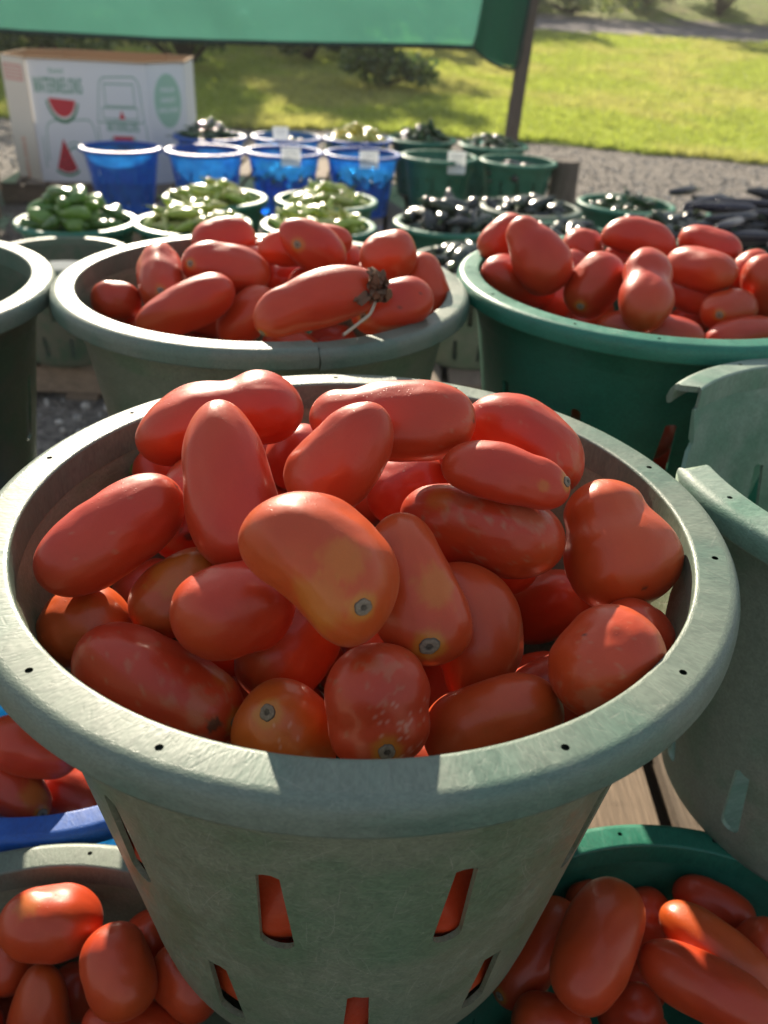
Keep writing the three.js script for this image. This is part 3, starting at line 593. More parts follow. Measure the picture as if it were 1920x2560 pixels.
// [label, shape] in the order of TOMATO_F
const F_SPEC = [
  ['kidney-shaped orange-red tomato with a ringed stem scar and a yellow spot, topmost of the heap', { bend: -0.15, n: 3.5, taper: 0.03, hue: 0.45, marks: [[909, 1514, 'scar'], [865, 1395, 'yellow', 0.8], [790, 1520, 'yellow', 1.1]] }],
  ['long curved tomato with a wide brown stem scar under the kidney-shaped one', { bend: 0.1, taper: 0.12, hue: 0.3, marks: [[1071, 1617, 'scar', 1.25], [1090, 1470, 'yellow', 0.9]] }],
  ['smooth finger-shaped tomato leaning upright against the two-lobed one', { taper: 0.16, n: 2.6, hue: 0.12, bend: -0.06 }],
  ['plump scuffed red tomato with a small dark tip beside the yellow-spotted one', { n: 2.6, hue: 0.05, lobe: 0.035, marks: [[712, 1466, 'dark', 0.7], [735, 1465, 'nub']] }],
  ['large red tomato with a tan scab and grey stem scar against the pierced rim', { waist: 0.07, wt: 0.45, hue: 0.1, bend: 0.05, marks: [[590, 1800, 'scar'], [492, 1762, 'tan', 1.1], [535, 1815, 'dark', 1.2], [560, 1690, 'yellow', 0.7]] }],
  ['squat broad-shouldered tomato sprinkled with white specks, its dark scar touching the rim', { waist: 0.05, wt: 0.15, n: 3, lobe: 0.05, hue: 0.12, marks: [[968, 1878, 'scar', 1.1], [1062, 1830, 'specks', 1.2], [985, 1810, 'specks', 0.8], [950, 1660, 'tan', 0.5]] }],
  ['orange-red tomato lying along the rim with a tiny nub at its tip', { n: 2.9, hue: 0.42, marks: [[1388, 1707, 'nub']] }],
  ['small unripe orange tomato with a grey round scar facing up', { n: 2.6, hue: 0.95, marks: [[668, 1779, 'scar', 1.1], [715, 1830, 'specks', 0.6]] }],
  ['big egg-shaped glossy tomato pressed against the inner wall by the rim', { n: 2.4, hue: 0.28, lobe: 0.02, marks: [[1460, 1590, 'dark', 0.35], [1480, 1740, 'tan', 0.7]] }],
  ['tall cone-shaped tomato standing on end with a small pit at its tip', { taper: 0.19, n: 2.9, hue: 0.08, bend: 0.06, marks: [[532, 1014, 'dark', 0.4]] }],
  ['long deep red tomato with a cracked tip lying against the inner wall', { n: 2.9, hue: 0.0, taper: 0.03, marks: [[440, 1215, 'dark', 0.6], [430, 1185, 'tan', 0.35]] }],
  ['knobbly tomato with a raised lobe resting over the far rim', { waist: 0.16, wt: 0.22, taper: 0.1, n: 2.9, lobe: 0.05, hue: 0.05, bend: -0.08 }],
  ['two-lobed tomato with a narrow waist and a pitted tip', { waist: 0.14, wt: -0.5, taper: 0.08, n: 3, hue: 0.06, bend: 0.04, marks: [[1185, 1052, 'dark', 0.55], [1178, 1040, 'tan', 0.3]] }],
  ['slim waisted tomato with a small yellow-ringed scar at its end', { waist: 0.1, wt: 0.35, n: 2.8, hue: 0.05, bend: -0.08, marks: [[1418, 1203, 'scar', 0.8], [1362, 1217, 'yellow', 0.25]] }],
  ['bruised tomato with two dull tan patches and a dark stem end', { n: 2.7, taper: 0.06, hue: 0.15, marks: [[1036, 1308, 'dark', 1.5], [1165, 1242, 'tan', 1.1], [1320, 1290, 'tan', 1.2], [1100, 1245, 'yellow', 0.7]] }],
  ['pear-shaped orange tomato with a pinched neck and a dimple in its base', { waist: 0.15, wt: -0.4, taper: 0.16, n: 2.7, hue: 0.42, lobe: 0.045, marks: [[1617, 1471, 'dark', 0.7]] }],
  ['curved tomato half in shadow below the long curved one', { bend: -0.16, hue: 0.3, n: 2.9 }],
  ['plain oval tomato tucked under the bruised one', { hue: 0.25, n: 2.9 }],
  ['long drooping tomato draped over the inside of the far rim', { bend: -0.14, hue: 0.04, n: 2.9, marks: [[1440, 1150, 'tan', 0.6]] }],
  ['dull orange tomato wedged under the long deep red one', { hue: 0.62, n: 2.6 }],
  ['mottled yellow-shouldered tomato in the gap behind the scuffed one', { hue: 0.55, marks: [[450, 1420, 'yellow', 1.4]] }],
  ['shaded red tomato in the gap beside the yellow-shouldered one', { hue: 0.1 }],
  ['brownish shaded tomato lying under the scuffed one', { hue: 0.35 }],
  ['shaded tomato with a black split tip behind the long deep red one', { hue: 0.1, taper: 0.1, marks: [[472, 1345, 'dark', 1.3], [440, 1368, 'tan', 0.5]] }],
  ['shaded tomato below the pitted two-lobed one', { hue: 0.05 }],
  ['tomato mostly hidden behind the long curved one', { hue: 0.2 }],
  ['tomato mostly hidden behind the big egg-shaped one', { hue: 0.15 }],
  ['bright red tomato deep between the cone-shaped and finger-shaped ones', { hue: 0.0 }],
  ['narrow edge of a tomato behind the cone-shaped one', { hue: 0.1 }],
  ['small round tomato low in the gap beside the egg-shaped one', { hue: 0.25 }],
  ['tomato low in the gap beside the white-specked one', { hue: 0.4 }],
  ['dark red tomato beside the green leaf scrap', { hue: 0 }],
  ['tomato under the far rim between the two-lobed and slim ones', { hue: 0.05 }],
];
TOMATO_F.forEach((row, i) => tomato(row, { ...HI, seed: i + 1, ...F_SPEC[i][1] }, F_SPEC[i][0]));
const PLAIN = { M: { 6: 'round-ended tomato beside the wrinkled upright one', 8: 'small rounded tomato against the inner wall of the split-rimmed basket', 9: 'little tomato peeping over the split rim', 10: 'shaded tomato between the sloping and the long waisted ones', 12: 'tomato lying flat behind the pointed one', 13: 'slender tomato edge between the pointed and the scarred ones', 14: 'tomato in the hollow behind the long waisted one', 15: 'tomato lying under the pointed one', 16: 'tomato behind the round-ended one', 17: 'tomato low against the near wall of the split-rimmed basket', 18: 'tomato low beside the stalk of the dried calyx', 19: 'tomato under the round-ended one in the split-rimmed basket', 20: 'tomato under the scarred one lying across the heap' },
  G: { 5: 'tomato with a pointed end beside the squat one', 7: 'long tomato lying flat on the teal rim past the squat one', 8: 'upright tomato at the outer side of the teal-rimmed basket', 9: 'blunt tomato lying across behind the pinched one', 10: 'tomato leaning back behind the tall cleft one', 11: 'small oval tomato between the cleft and the arched ones', 13: 'oval tomato just below the arched one', 14: 'dusky tomato beside the blunt one', 15: 'shaded tomato under the fat oval one', 16: 'shaded tomato behind the one scarred at its lower end', 17: 'shaded tomato under the pointed one by the teal rim', 18: 'tomato at the far inner wall of the teal-rimmed basket' },
  LL: { 4: 'shaded tomato under the wall of the pierced-rim basket', 5: 'shaded tomato below the one with the yellowish bump', 6: 'tomato low beside the tapered orange one', 7: 'shaded tomato between the tapered and the sun-barred ones', 8: 'dark tomato under the far rim of the low grey-green basket' },
  LB: { 1: 'red tomato against the blue rim beside the scarred one', 2: 'large shaded tomato lying above the scarred one in the blue basket', 3: 'tomato low against the blue wall', 4: 'tomato low beneath the scarred one in the blue basket' },
  LR: { 5: 'upright red tomato between the blunt and the orange ones', 6: 'dark tomato below the blunt one in the low green basket', 7: 'tomato showing its tip below the long glossy one', 8: 'shaded tomato between the blunt and the long glossy ones, underneath', 9: 'tomato behind the orange one at the green wall', 10: 'dark tomato behind the blunt one under the green rim', 11: 'shaded tomato beneath the long glossy one' } };
const MID = { nu: 56, nv: 40 };
const M_SPEC = {
  0: ['bright red tomato under the dried brown calyx', { hue: 0.05, marks: [[1050, 735, 'dark', 0.5], [1000, 770, 'dark', 0.4], [905, 790, 'scar', 0.9]] }],
  1: ['long waisted tomato lying beside the dried brown calyx', { waist: 0.1, wt: -0.4, hue: 0.12, bend: -0.08, marks: [[655, 832, 'scar', 0.8]] }],
  2: ['long smooth tomato sloping down to the split rim', { taper: 0.12, n: 2.6, hue: 0.05 }],
  3: ['red tomato with a pale scar on its near tip, lying across the heap', { hue: 0.02, marks: [[475, 660, 'scar', 0.9]] }],
  4: ['wrinkled tomato standing upright against the split-rimmed basket wall', { hue: 0.15, lump: 0.04 }],
  5: ['pointed tomato showing its pale stem scar on top of the heap', { n: 2.0, hue: 0.02, taper: 0.12, marks: [[745, 612, 'scar', 1.1]] }],
  7: ['wrinkled dull tomato with a scar low on its side', { lump: 0.05, hue: 0.12, marks: [[400, 728, 'scar', 0.8]] }],
  11: ['plump tomato at the back of the split-rimmed basket, top of the heap', { hue: 0.02 }],
};
TOMATO_M.forEach((row, i) => { const s = M_SPEC[i]; tomato(row, { ...MID, seed: i + 50, hue: 0.06 + 0.1 * rnd(), ...(s ? s[1] : {}) }, s ? s[0] : PLAIN.M[i], 'tomatoes in the split-rimmed basket'); });
const G_SPEC = {
  0: ['tomato with a pale scar at its lower end in the teal-rimmed basket', { hue: 0.1, marks: [[1452, 765, 'scar', 1]] }],
  1: ['pinched two-lobed tomato standing on end in the teal-rimmed basket', { waist: 0.14, wt: -0.05, hue: 0.08, taper: 0.08 }],
  2: ['tall cleft tomato leaning on the teal-rimmed basket\'s back', { waist: 0.12, wt: -0.55, taper: 0.2, hue: 0.03 }],
  3: ['fat oval tomato beside the cleft one in the teal-rimmed basket', { n: 2.5, hue: 0.05, marks: [[1362, 718, 'dark', 0.4]] }],
  4: ['squat tomato showing its scar beside the teal rim', { n: 2.4, hue: 0.25, marks: [[1800, 790, 'scar', 1]] }],
  6: ['long tomato lying flat along the teal rim', { hue: 0.08 }],
  12: ['long arched tomato lying on top at the back of the teal rim', { hue: 0.03, bend: -0.15 }],
};
TOMATO_G.forEach((row, i) => { const s = G_SPEC[i]; tomato(row, { ...MID, seed: i + 90, hue: 0.03 + 0.1 * rnd(), ...(s ? s[1] : {}) }, s ? s[0] : PLAIN.G[i], 'tomatoes in the teal-rimmed basket'); });
const LL_SPEC = {
  0: ['bright tomato with a yellowish bump lying crosswise in the low grey-green basket', { hue: 0.22, n: 2.4, marks: [[70, 2260, 'yellow', 0.8]] }],
  2: ['tapered orange tomato pointing up in the low grey-green basket', { taper: 0.2, hue: 0.4 }],
  3: ['long tomato crossed by a bar of sunlight in the low grey-green basket', { n: 2.9, hue: 0.3 }],
  1: ['tomato lying lengthwise against the near wall of the low grey-green basket', { hue: 0.15 }],
};
TOMATO_LL.forEach((row, i) => { const s = LL_SPEC[i]; tomato(row, { ...MID, seed: i + 130, hue: 0.15 + 0.15 * rnd(), ...(s ? s[1] : {}) }, s ? s[0] : PLAIN.LL[i], 'tomatoes in the low grey-green basket'); });
TOMATO_LB.forEach((row, i) => { const o = i ? {} : { taper: -0.12, hue: 0.1, marks: [[104, 2036, 'scar', 1.1], [85, 1985, 'yellow', 1]] }; tomato(row, { ...MID, seed: i + 150, hue: 0.05 + 0.15 * rnd(), ...o }, i ? PLAIN.LB[i] : 'tomato with an orange tip and grey scar in the low blue basket', 'tomatoes in the low blue basket'); });
const LR_SPEC = {
  0: ['big blunt tomato propped diagonally in the low green basket', { n: 3.2, hue: 0.3 }],
  1: ['long glossy tomato lying in sun at the side of the low green basket', { n: 2.9, hue: 0.2 }],
  2: ['orange tomato half in shade behind the long glossy one', { hue: 0.55, taper: 0.05 }],
  3: ['shaded oval tomato tucked under the rim of the low green basket', { hue: 0.15 }],
  4: ['tomato with a pale scar squeezed beside the wall of the upper basket', { hue: 0.3, marks: [[1250, 2490, 'scar', 0.9]] }],
};
TOMATO_LR.forEach((row, i) => { const s = LR_SPEC[i]; tomato(row, { ...MID, seed: i + 170, hue: 0.1 + 0.15 * rnd(), ...(s ? s[1] : {}) }, s ? s[0] : PLAIN.LR[i], 'tomatoes in the low green basket'); });
// the tomatoes underneath, glimpsed between the others and through the slots
for (const [rows, where] of [[FILL_F, 'pierced-rim'], [FILL_M, 'split-rimmed'], [FILL_G, 'teal-rimmed'], [FILL_LL, 'low grey-green'], [FILL_LB, 'low blue'], [FILL_LR, 'low green']])
  rows.forEach((row, i) => tomato(row, { nu: 28, nv: 20, seed: i + 200, hue: 0.1 + 0.25 * rnd() }, `tomato buried under the others in the ${where} basket`, `buried tomatoes in the ${where} basket`));
{ const s0 = SEED; SEED = 91; for (let i = 0; i < 7; i++) { const a = i * 0.9, q = i < 5 ? 0.105 : 0.03, c = [-548 + q * 1000 * Math.sin(a), 612, -790 + q * 1000 * Math.cos(a)], e = rnd() * 6.28; tomato([c[0] - 36 * Math.cos(e), c[1], c[2] - 36 * Math.sin(e), c[0] + 36 * Math.cos(e), c[1] + 3, c[2] + 36 * Math.sin(e), 48], { nu: 28, nv: 20, seed: i + 300, hue: 0.1 }, 'tomato left on the bottom of the nearly empty basket', 'tomatoes in the nearly empty basket'); } SEED = s0; }

// dried calyx with its stalk, lying on the tomatoes of the split-rimmed basket
const ray = (px, py) => { const v = V((px - 960) / FPX, (1280 - py) / FPX, -1); return v.applyQuaternion(camera.quaternion); };
const atDepth = (px, py, dep) => ray(px, py).multiplyScalar(dep).add(camPos);
{
  const c = atDepth(940, 738, 0.735), t = thing('dried_calyx', 'crumpled dried brown calyx with a thin pale stalk, lying on the tomatoes', 'calyx', c.toArray());
  const br = new THREE.MeshStandardMaterial({ color: new THREE.Color().setRGB(0.17, 0.1, 0.06), roughness: 1, side: THREE.DoubleSide }), st = new THREE.MeshStandardMaterial({ color: new THREE.Color().setRGB(0.42, 0.36, 0.26), roughness: 0.9 });
  for (let k = 0; k < 16; k++) { const pl = new THREE.PlaneGeometry(0.013, 0.02, 5, 8), p = pl.attributes.position; for (let i = 0; i < p.count; i++) { const y = p.getY(i) + 0.012, w = Math.sin(Math.PI * clamp(y / 0.024 * 0.85 + 0.12)); p.setXYZ(i, p.getX(i) * w, y, 0.004 * Math.sin(y * 420 + k) + 0.005 * n3(p.getX(i) * 300, y * 260, k) + (k % 2 ? 14 : -10) * y * y); } pl.computeVertexNormals(); pl.rotateX(rr(-0.4, 1.3)); pl.rotateY(k * 0.9 + rr(-0.2, 0.2)); pl.rotateX(0.5); const m = part('sepal', pl, br, t); m.position.set(rr(-0.003, 0.003), rr(-0.004, 0.004), rr(-0.003, 0.003)); }
  const pts = [[938, 755], [925, 785], [895, 810], [858, 838]].map(([x, y], i) => atDepth(x, y, 0.725 - i * 0.012).sub(c));
  part('stalk', new THREE.TubeGeometry(new THREE.CatmullRomCurve3(pts), 16, 0.0014, 6), st, t);
}
{ // scrap of green leaf among the tomatoes
  const c = atDepth(368, 1158, 0.575), g = new THREE.PlaneGeometry(0.03, 0.014, 8, 4), p = g.attributes.position; for (let i = 0; i < p.count; i++) { const x = p.getX(i) / 0.015; p.setY(i, p.getY(i) * (1 - x * x * 0.8)); p.setZ(i, 0.006 * Math.sin(x * 2) + 0.003 * n3(x * 3, p.getY(i) * 200, 1)); } g.computeVertexNormals();
  const m = part('leaf_scrap', g, new THREE.MeshPhysicalMaterial({ color: new THREE.Color().setRGB(0.1, 0.26, 0.03), roughness: 0.7, transmission: 0.4, thickness: 0, side: THREE.DoubleSide }), scene); m.position.copy(c); m.rotation.set(-0.7, 0, 0.35); tag(m, 'scrap of green leaf tucked among the tomatoes by the inner wall', 'leaf');
}
// ───────────────────────── the baskets of peppers behind ─────────────────────────
function simpleFruit(name, cols, o, stemCol, rough = 0.25) {   // prototypes share geometry between all copies
  return [0, 1, 2].map((k) => {
    const g = fruitGeo({ nu: 18, nv: 14, ...o, bend: (o.bend || 0) * (0.4 + 0.6 * k), seed: k * 3 + 5 }), p = g.attributes.position, c = new Float32Array(p.count * 3), col = cols[k % cols.length];
    for (let i = 0; i < p.count; i++) { const v = 1 + 0.35 * n3(p.getX(i) * 40 + k, p.getY(i) * 40, p.getZ(i) * 40); for (let q = 0; q < 3; q++) c[i * 3 + q] = col[q] * v; }
    g.setAttribute('color', new THREE.BufferAttribute(c, 3));
    return { name, g, m: new THREE.MeshPhysicalMaterial({ vertexColors: true, roughness: rough, clearcoat: 0.3, clearcoatRoughness: 0.15 }), stem: limb(V(0, -o.L / 2 + 0.004, 0), V(0.004, -o.L / 2 - 0.022, 0.004), 0.005, 0.0035), sm: new THREE.MeshStandardMaterial({ color: new THREE.Color().setRGB(...stemCol), roughness: 0.8 }) };
  });
}
const KINDS = {
  bell: simpleFruit('green_pepper', [[0.08, 0.19, 0.025], [0.06, 0.14, 0.02], [0.13, 0.25, 0.035]], { L: 0.105, W: 0.056, n: 2.8, lobe: 0.09, taper: -0.28, lump: 0.08, bend: 0.15 }, [0.1, 0.18, 0.05]),
  banana: simpleFruit('banana_pepper', [[0.36, 0.42, 0.07], [0.3, 0.38, 0.05], [0.42, 0.42, 0.12]], { L: 0.13, W: 0.036, n: 2.3, taper: -0.35, bend: 0.3, lump: 0.05 }, [0.16, 0.25, 0.06]),
  yellow: simpleFruit('yellow_pepper', [[0.6, 0.5, 0.07], [0.55, 0.5, 0.1], [0.62, 0.52, 0.14]], { L: 0.11, W: 0.04, n: 2.3, taper: -0.3, bend: 0.2, lump: 0.04 }, [0.2, 0.28, 0.06]),
  poblano: simpleFruit('dark_pepper', [[0.012, 0.022, 0.014], [0.018, 0.035, 0.016], [0.012, 0.016, 0.018]], { L: 0.135, W: 0.052, n: 2.4, taper: -0.38, bend: 0.25, lump: 0.06, lobe: 0.06 }, [0.07, 0.12, 0.04], 0.22),
  jalapeno: simpleFruit('jalapeno_pepper', [[0.018, 0.055, 0.016], [0.025, 0.075, 0.02], [0.014, 0.04, 0.014]], { L: 0.075, W: 0.03, n: 2.5, taper: -0.15, bend: 0.1 }, [0.1, 0.17, 0.05], 0.18),
  aubergine: simpleFruit('long_aubergine', [[0.012, 0.01, 0.022], [0.016, 0.012, 0.028], [0.01, 0.01, 0.016]], { L: 0.25, W: 0.042, n: 3, taper: -0.12, bend: 0.35, lump: 0.03 }, [0.05, 0.08, 0.04], 0.2),
};
function fruit(kind, k, pos, eul, s, label, group) {
  const f = KINDS[kind][k % 3], m = new THREE.Mesh(f.g, f.m); m.name = numbered(f.name); m.castShadow = m.receiveShadow = true; scene.add(m);
  const st = part('stem', f.stem, f.sm, m); m.position.copy(pos); m.rotation.set(...eul); m.scale.setScalar(s); return tag(m, label, { bell: 'pepper', banana: 'pepper', yellow: 'pepper', poblano: 'pepper', jalapeno: 'pepper', aubergine: 'aubergine' }[kind], group);
}
// [basket colour, x, distance, contents, how many, fill height below rim, basket label, group, fruit label]
const GB = 'baskets of peppers behind the tomatoes';
const stand = [
  ['green', -1.13, 3.04, 'bell', 24, 0.01, 'dark green basket heaped with glossy green peppers', 'glossy green pepper heaped in the dark green basket'],
  ['green', -0.735, 3.1, 'banana', 26, 0.005, 'green basket of pale peppers beside the glossy green ones', 'pale banana pepper in the basket beside the glossy green peppers'],
  ['green', -0.29, 3.16, 'banana', 26, 0.0, 'green basket of pale peppers between two other pepper baskets', 'pale banana pepper in the basket between two others'],
  ['green', -0.745, 3.56, 'banana', 24, 0.015, 'green basket of pale peppers with one large turning pepper on top', 'pale banana pepper around the large turning pepper'],
  ['green', -0.3, 3.62, 'banana', 24, 0.01, 'green basket of pale peppers in front of the blue baskets', 'pale banana pepper in the basket in front of the blue ones'],
  ['green', 0.19, 3.3, 'poblano', 24, -0.01, 'dark basket heaped with blackish peppers', 'blackish pepper heaped in the dark basket'],
  ['grey', 0.545, 3.68, 'poblano', 18, 0.03, 'grey-rimmed basket part filled with dark peppers', 'dark pepper in the part-filled grey-rimmed basket'],
  ['green', 0.985, 3.86, 'jalapeno', 22, 0.03, 'green basket of dark shiny peppers beside the gravel', 'dark shiny pepper in the basket beside the gravel'],
  ['green', 1.04, 3.38, 'poblano', 20, 0.02, 'teal-rimmed basket of dark peppers under the long aubergines', 'dark pepper in the basket under the aubergines'],
  ['green', 0.61, 3.2, 'poblano', 16, 0.03, 'half-empty dark basket behind the teal-rimmed tomatoes', 'dark pepper in the half-empty basket'],
  ['dark', -1.03, 2.6, null, 0, 0, 'empty dark grey-green basket with a white price card inside', ''],
  ['pale', -0.63, 2.66, 'banana', 12, 0.06, 'pale basket with a few light peppers behind the split-rimmed basket', 'light pepper in the pale basket'],
  ['green', -0.2, 2.72, 'banana', 8, 0.09, 'teal basket hidden behind the split-rimmed basket of tomatoes', 'light pepper in the teal basket'],
  ['grey', 0.25, 2.75, 'poblano', 18, 0.02, 'grey basket of black peppers between the two baskets of tomatoes', 'black pepper in the grey basket between the tomatoes'],
  ['blue', -1.47, 4.72, null, 0, 0, 'empty translucent blue basket in front of the printed carton', ''],
  ['blue', -1.035, 4.76, 'jalapeno', 8, 0.19, 'translucent blue basket next to the empty one', 'green pepper at the bottom of the blue basket'],
  ['blue', -0.635, 4.86, 'jalapeno', 16, 0.09, 'translucent blue basket with a white card and dark peppers', 'dark pepper under the white card in the blue basket'],
  ['blue', -0.215, 4.92, 'jalapeno', 14, 0.1, 'translucent blue basket with a white card beside the green baskets', 'dark pepper in the blue basket beside the green ones'],
  ['green', 0.205, 4.96, 'jalapeno', 14, 0.06, 'tall-looking green basket with a ruffled white card', 'dark pepper in the green basket with the ruffled card'],
  ['green', 0.635, 4.94, 'poblano', 12, 0.06, 'green basket beside the stubby wooden post', 'dark pepper in the green basket beside the stubby post'],
  ['blue', -1.12, 5.3, 'jalapeno', 34, -0.02, 'basket heaped with dark shiny peppers beside the carton', 'dark shiny pepper heaped beside the carton'],
  ['blue', -0.69, 5.42, 'jalapeno', 20, 0.04, 'back-row blue basket with a white card', 'dark pepper in the back-row blue basket'],
  ['blue', -0.27, 5.5, 'yellow', 26, -0.02, 'back-row basket heaped with bright yellow peppers', 'bright yellow pepper heaped in the back row'],
  ['green', 0.12, 5.62, 'jalapeno', 30, -0.01, 'back-row green basket with one pepper sticking up', 'dark green pepper in the back-row basket'],
  ['green', 0.55, 5.52, 'jalapeno', 26, 0.01, 'back-row green basket in front of the awning post', 'dark green pepper in the basket before the awning post'],
];
const placed = {};
for (const [kind, x, d, what, n, low, label, fl] of stand) {
  const b = basket(kind, label, x, FAR, d, rr(0, 30), GB); placed[label] = b;
  if (!what) continue;
  const rim = FAR + H, hill = low < 0 ? 0.08 : low < 0.035 ? 0.065 : 0.02, rad = low > 0.1 ? 0.13 : 0.158, big = what === 'bell' ? 0.11 : hill;
  for (let i = 0; i < n * 2; i++) { const under = i >= n, k = under ? i - n : i, a = i * 2.4 + rr(-0.3, 0.3), q = rad * Math.sqrt((k + 0.5) / n), y = rim - Math.max(low, 0.005) - (under ? 0.045 : 0.012) + big * (1 - q * q / (rad * rad)) + rr(-0.008, 0.012);
    fruit(what, i, V(x + q * Math.cos(a), y, -d + q * Math.sin(a)), [Math.PI / 2 + rr(-0.75, 0.75), rr(-0.6, 0.6), rr(0, 6.28)], rr(0.7, 1.12), fl, fl.replace(/pepper /, 'peppers ')); }
}
{ // one large turning pepper on top of the pale ones
  const m = fruit('banana', 1, V(-0.69, FAR + H + 0.012, -3.53), [0.25, 0.35, 1.35], 1.35, 'large pepper turning orange-red along one side, lying on pale peppers', undefined); m.name = numbered('turning_pepper');
  const g = m.geometry.clone(), c = g.attributes.color, p = g.attributes.position; for (let i = 0; i < p.count; i++) { const k = sm(-0.2, 0.5, n3(p.getX(i) * 25, p.getY(i) * 18, 3) - p.getX(i) * 14); c.setXYZ(i, mix(c.getX(i), 0.4, k), mix(c.getY(i), 0.14, k), mix(c.getZ(i), 0.03, k)); } m.geometry = g;
  fruit('jalapeno', 0, V(0.17, FAR + H + 0.065, -5.6), [0.3, 0, 0.2], 1.4, 'pepper standing upright on the back-row heap', undefined);
}
// long aubergines laid across two baskets at the side of the stand
basket('green', 'green basket of aubergines at the edge of the stand', 1.47, FAR, 3.62, 0, GB);
basket('green', 'green basket under the nearest aubergines', 1.49, FAR, 3.15, 10, GB);
for (let i = 0; i < 40; i++) { const x = rr(1.12, 1.66), d = rr(3.0, 3.72), y = FAR + H + 0.005 + 0.027 * Math.floor(i / 10) + rr(-0.006, 0.01); fruit('aubergine', i, V(x, y, -d), [Math.PI / 2 + rr(-0.1, 0.1), rr(-0.1, 0.1), rr(0.5, 2.3)], rr(0.9, 1.15), 'long dark aubergine piled across the baskets at the stand\'s edge', 'long aubergines piled at the edge of the stand'); }
// price cards
function card(label, x, y, d, w, h, turn, lines) {
  const cv = document.createElement('canvas'); cv.width = 128; cv.height = 128; const c = cv.getContext('2d'); c.fillStyle = '#eef0ee'; c.fillRect(0, 0, 128, 128); c.strokeStyle = '#8f959b'; c.lineWidth = 5;
  const s0 = SEED; SEED = Math.floor(x * 1000) + 77; for (let j = 0; j < lines; j++) { c.beginPath(); let px = 18; c.moveTo(px, 30 + j * 26); while (px < 104) { px += 7; c.lineTo(px, 30 + j * 26 + rr(-7, 7)); } c.stroke(); } SEED = s0;
  const t = new THREE.CanvasTexture(cv); t.colorSpace = THREE.SRGBColorSpace;
  const g = new THREE.PlaneGeometry(w, h, 8, 8), p = g.attributes.position; for (let i = 0; i < p.count; i++) p.setZ(i, 0.004 * Math.sin(p.getX(i) / w * 5 + x) + 0.003 * Math.sin(p.getY(i) / h * 6)); g.computeVertexNormals();
  const m = part(numbered('price_card'), g, new THREE.MeshPhysicalMaterial({ map: t, roughness: 0.8, transmission: 0.25, thickness: 0, side: THREE.DoubleSide }), scene); m.position.set(x, y, -d); m.rotation.set(-0.12, turn, 0.03); return tag(m, label, 'price card');
}
card('white price card clipped to the blue basket of dark peppers', -0.57, FAR + H + 0.0, 4.645, 0.1, 0.09, 0.1, 3);
card('white price card clipped to the blue basket beside the green ones', -0.17, FAR + H - 0.002, 4.705, 0.1, 0.085, 0, 3);
card('ruffled white price card on the green basket', 0.29, FAR + H - 0.005, 4.765, 0.095, 0.11, -0.1, 3);
card('white price card standing in the back-row blue basket', -0.7, FAR + H + 0.03, 5.24, 0.09, 0.08, 0, 2);
card('white price card inside the empty dark grey-green basket', -0.955, FAR + H - 0.045, 2.432, 0.085, 0.13, 0.25, 3);

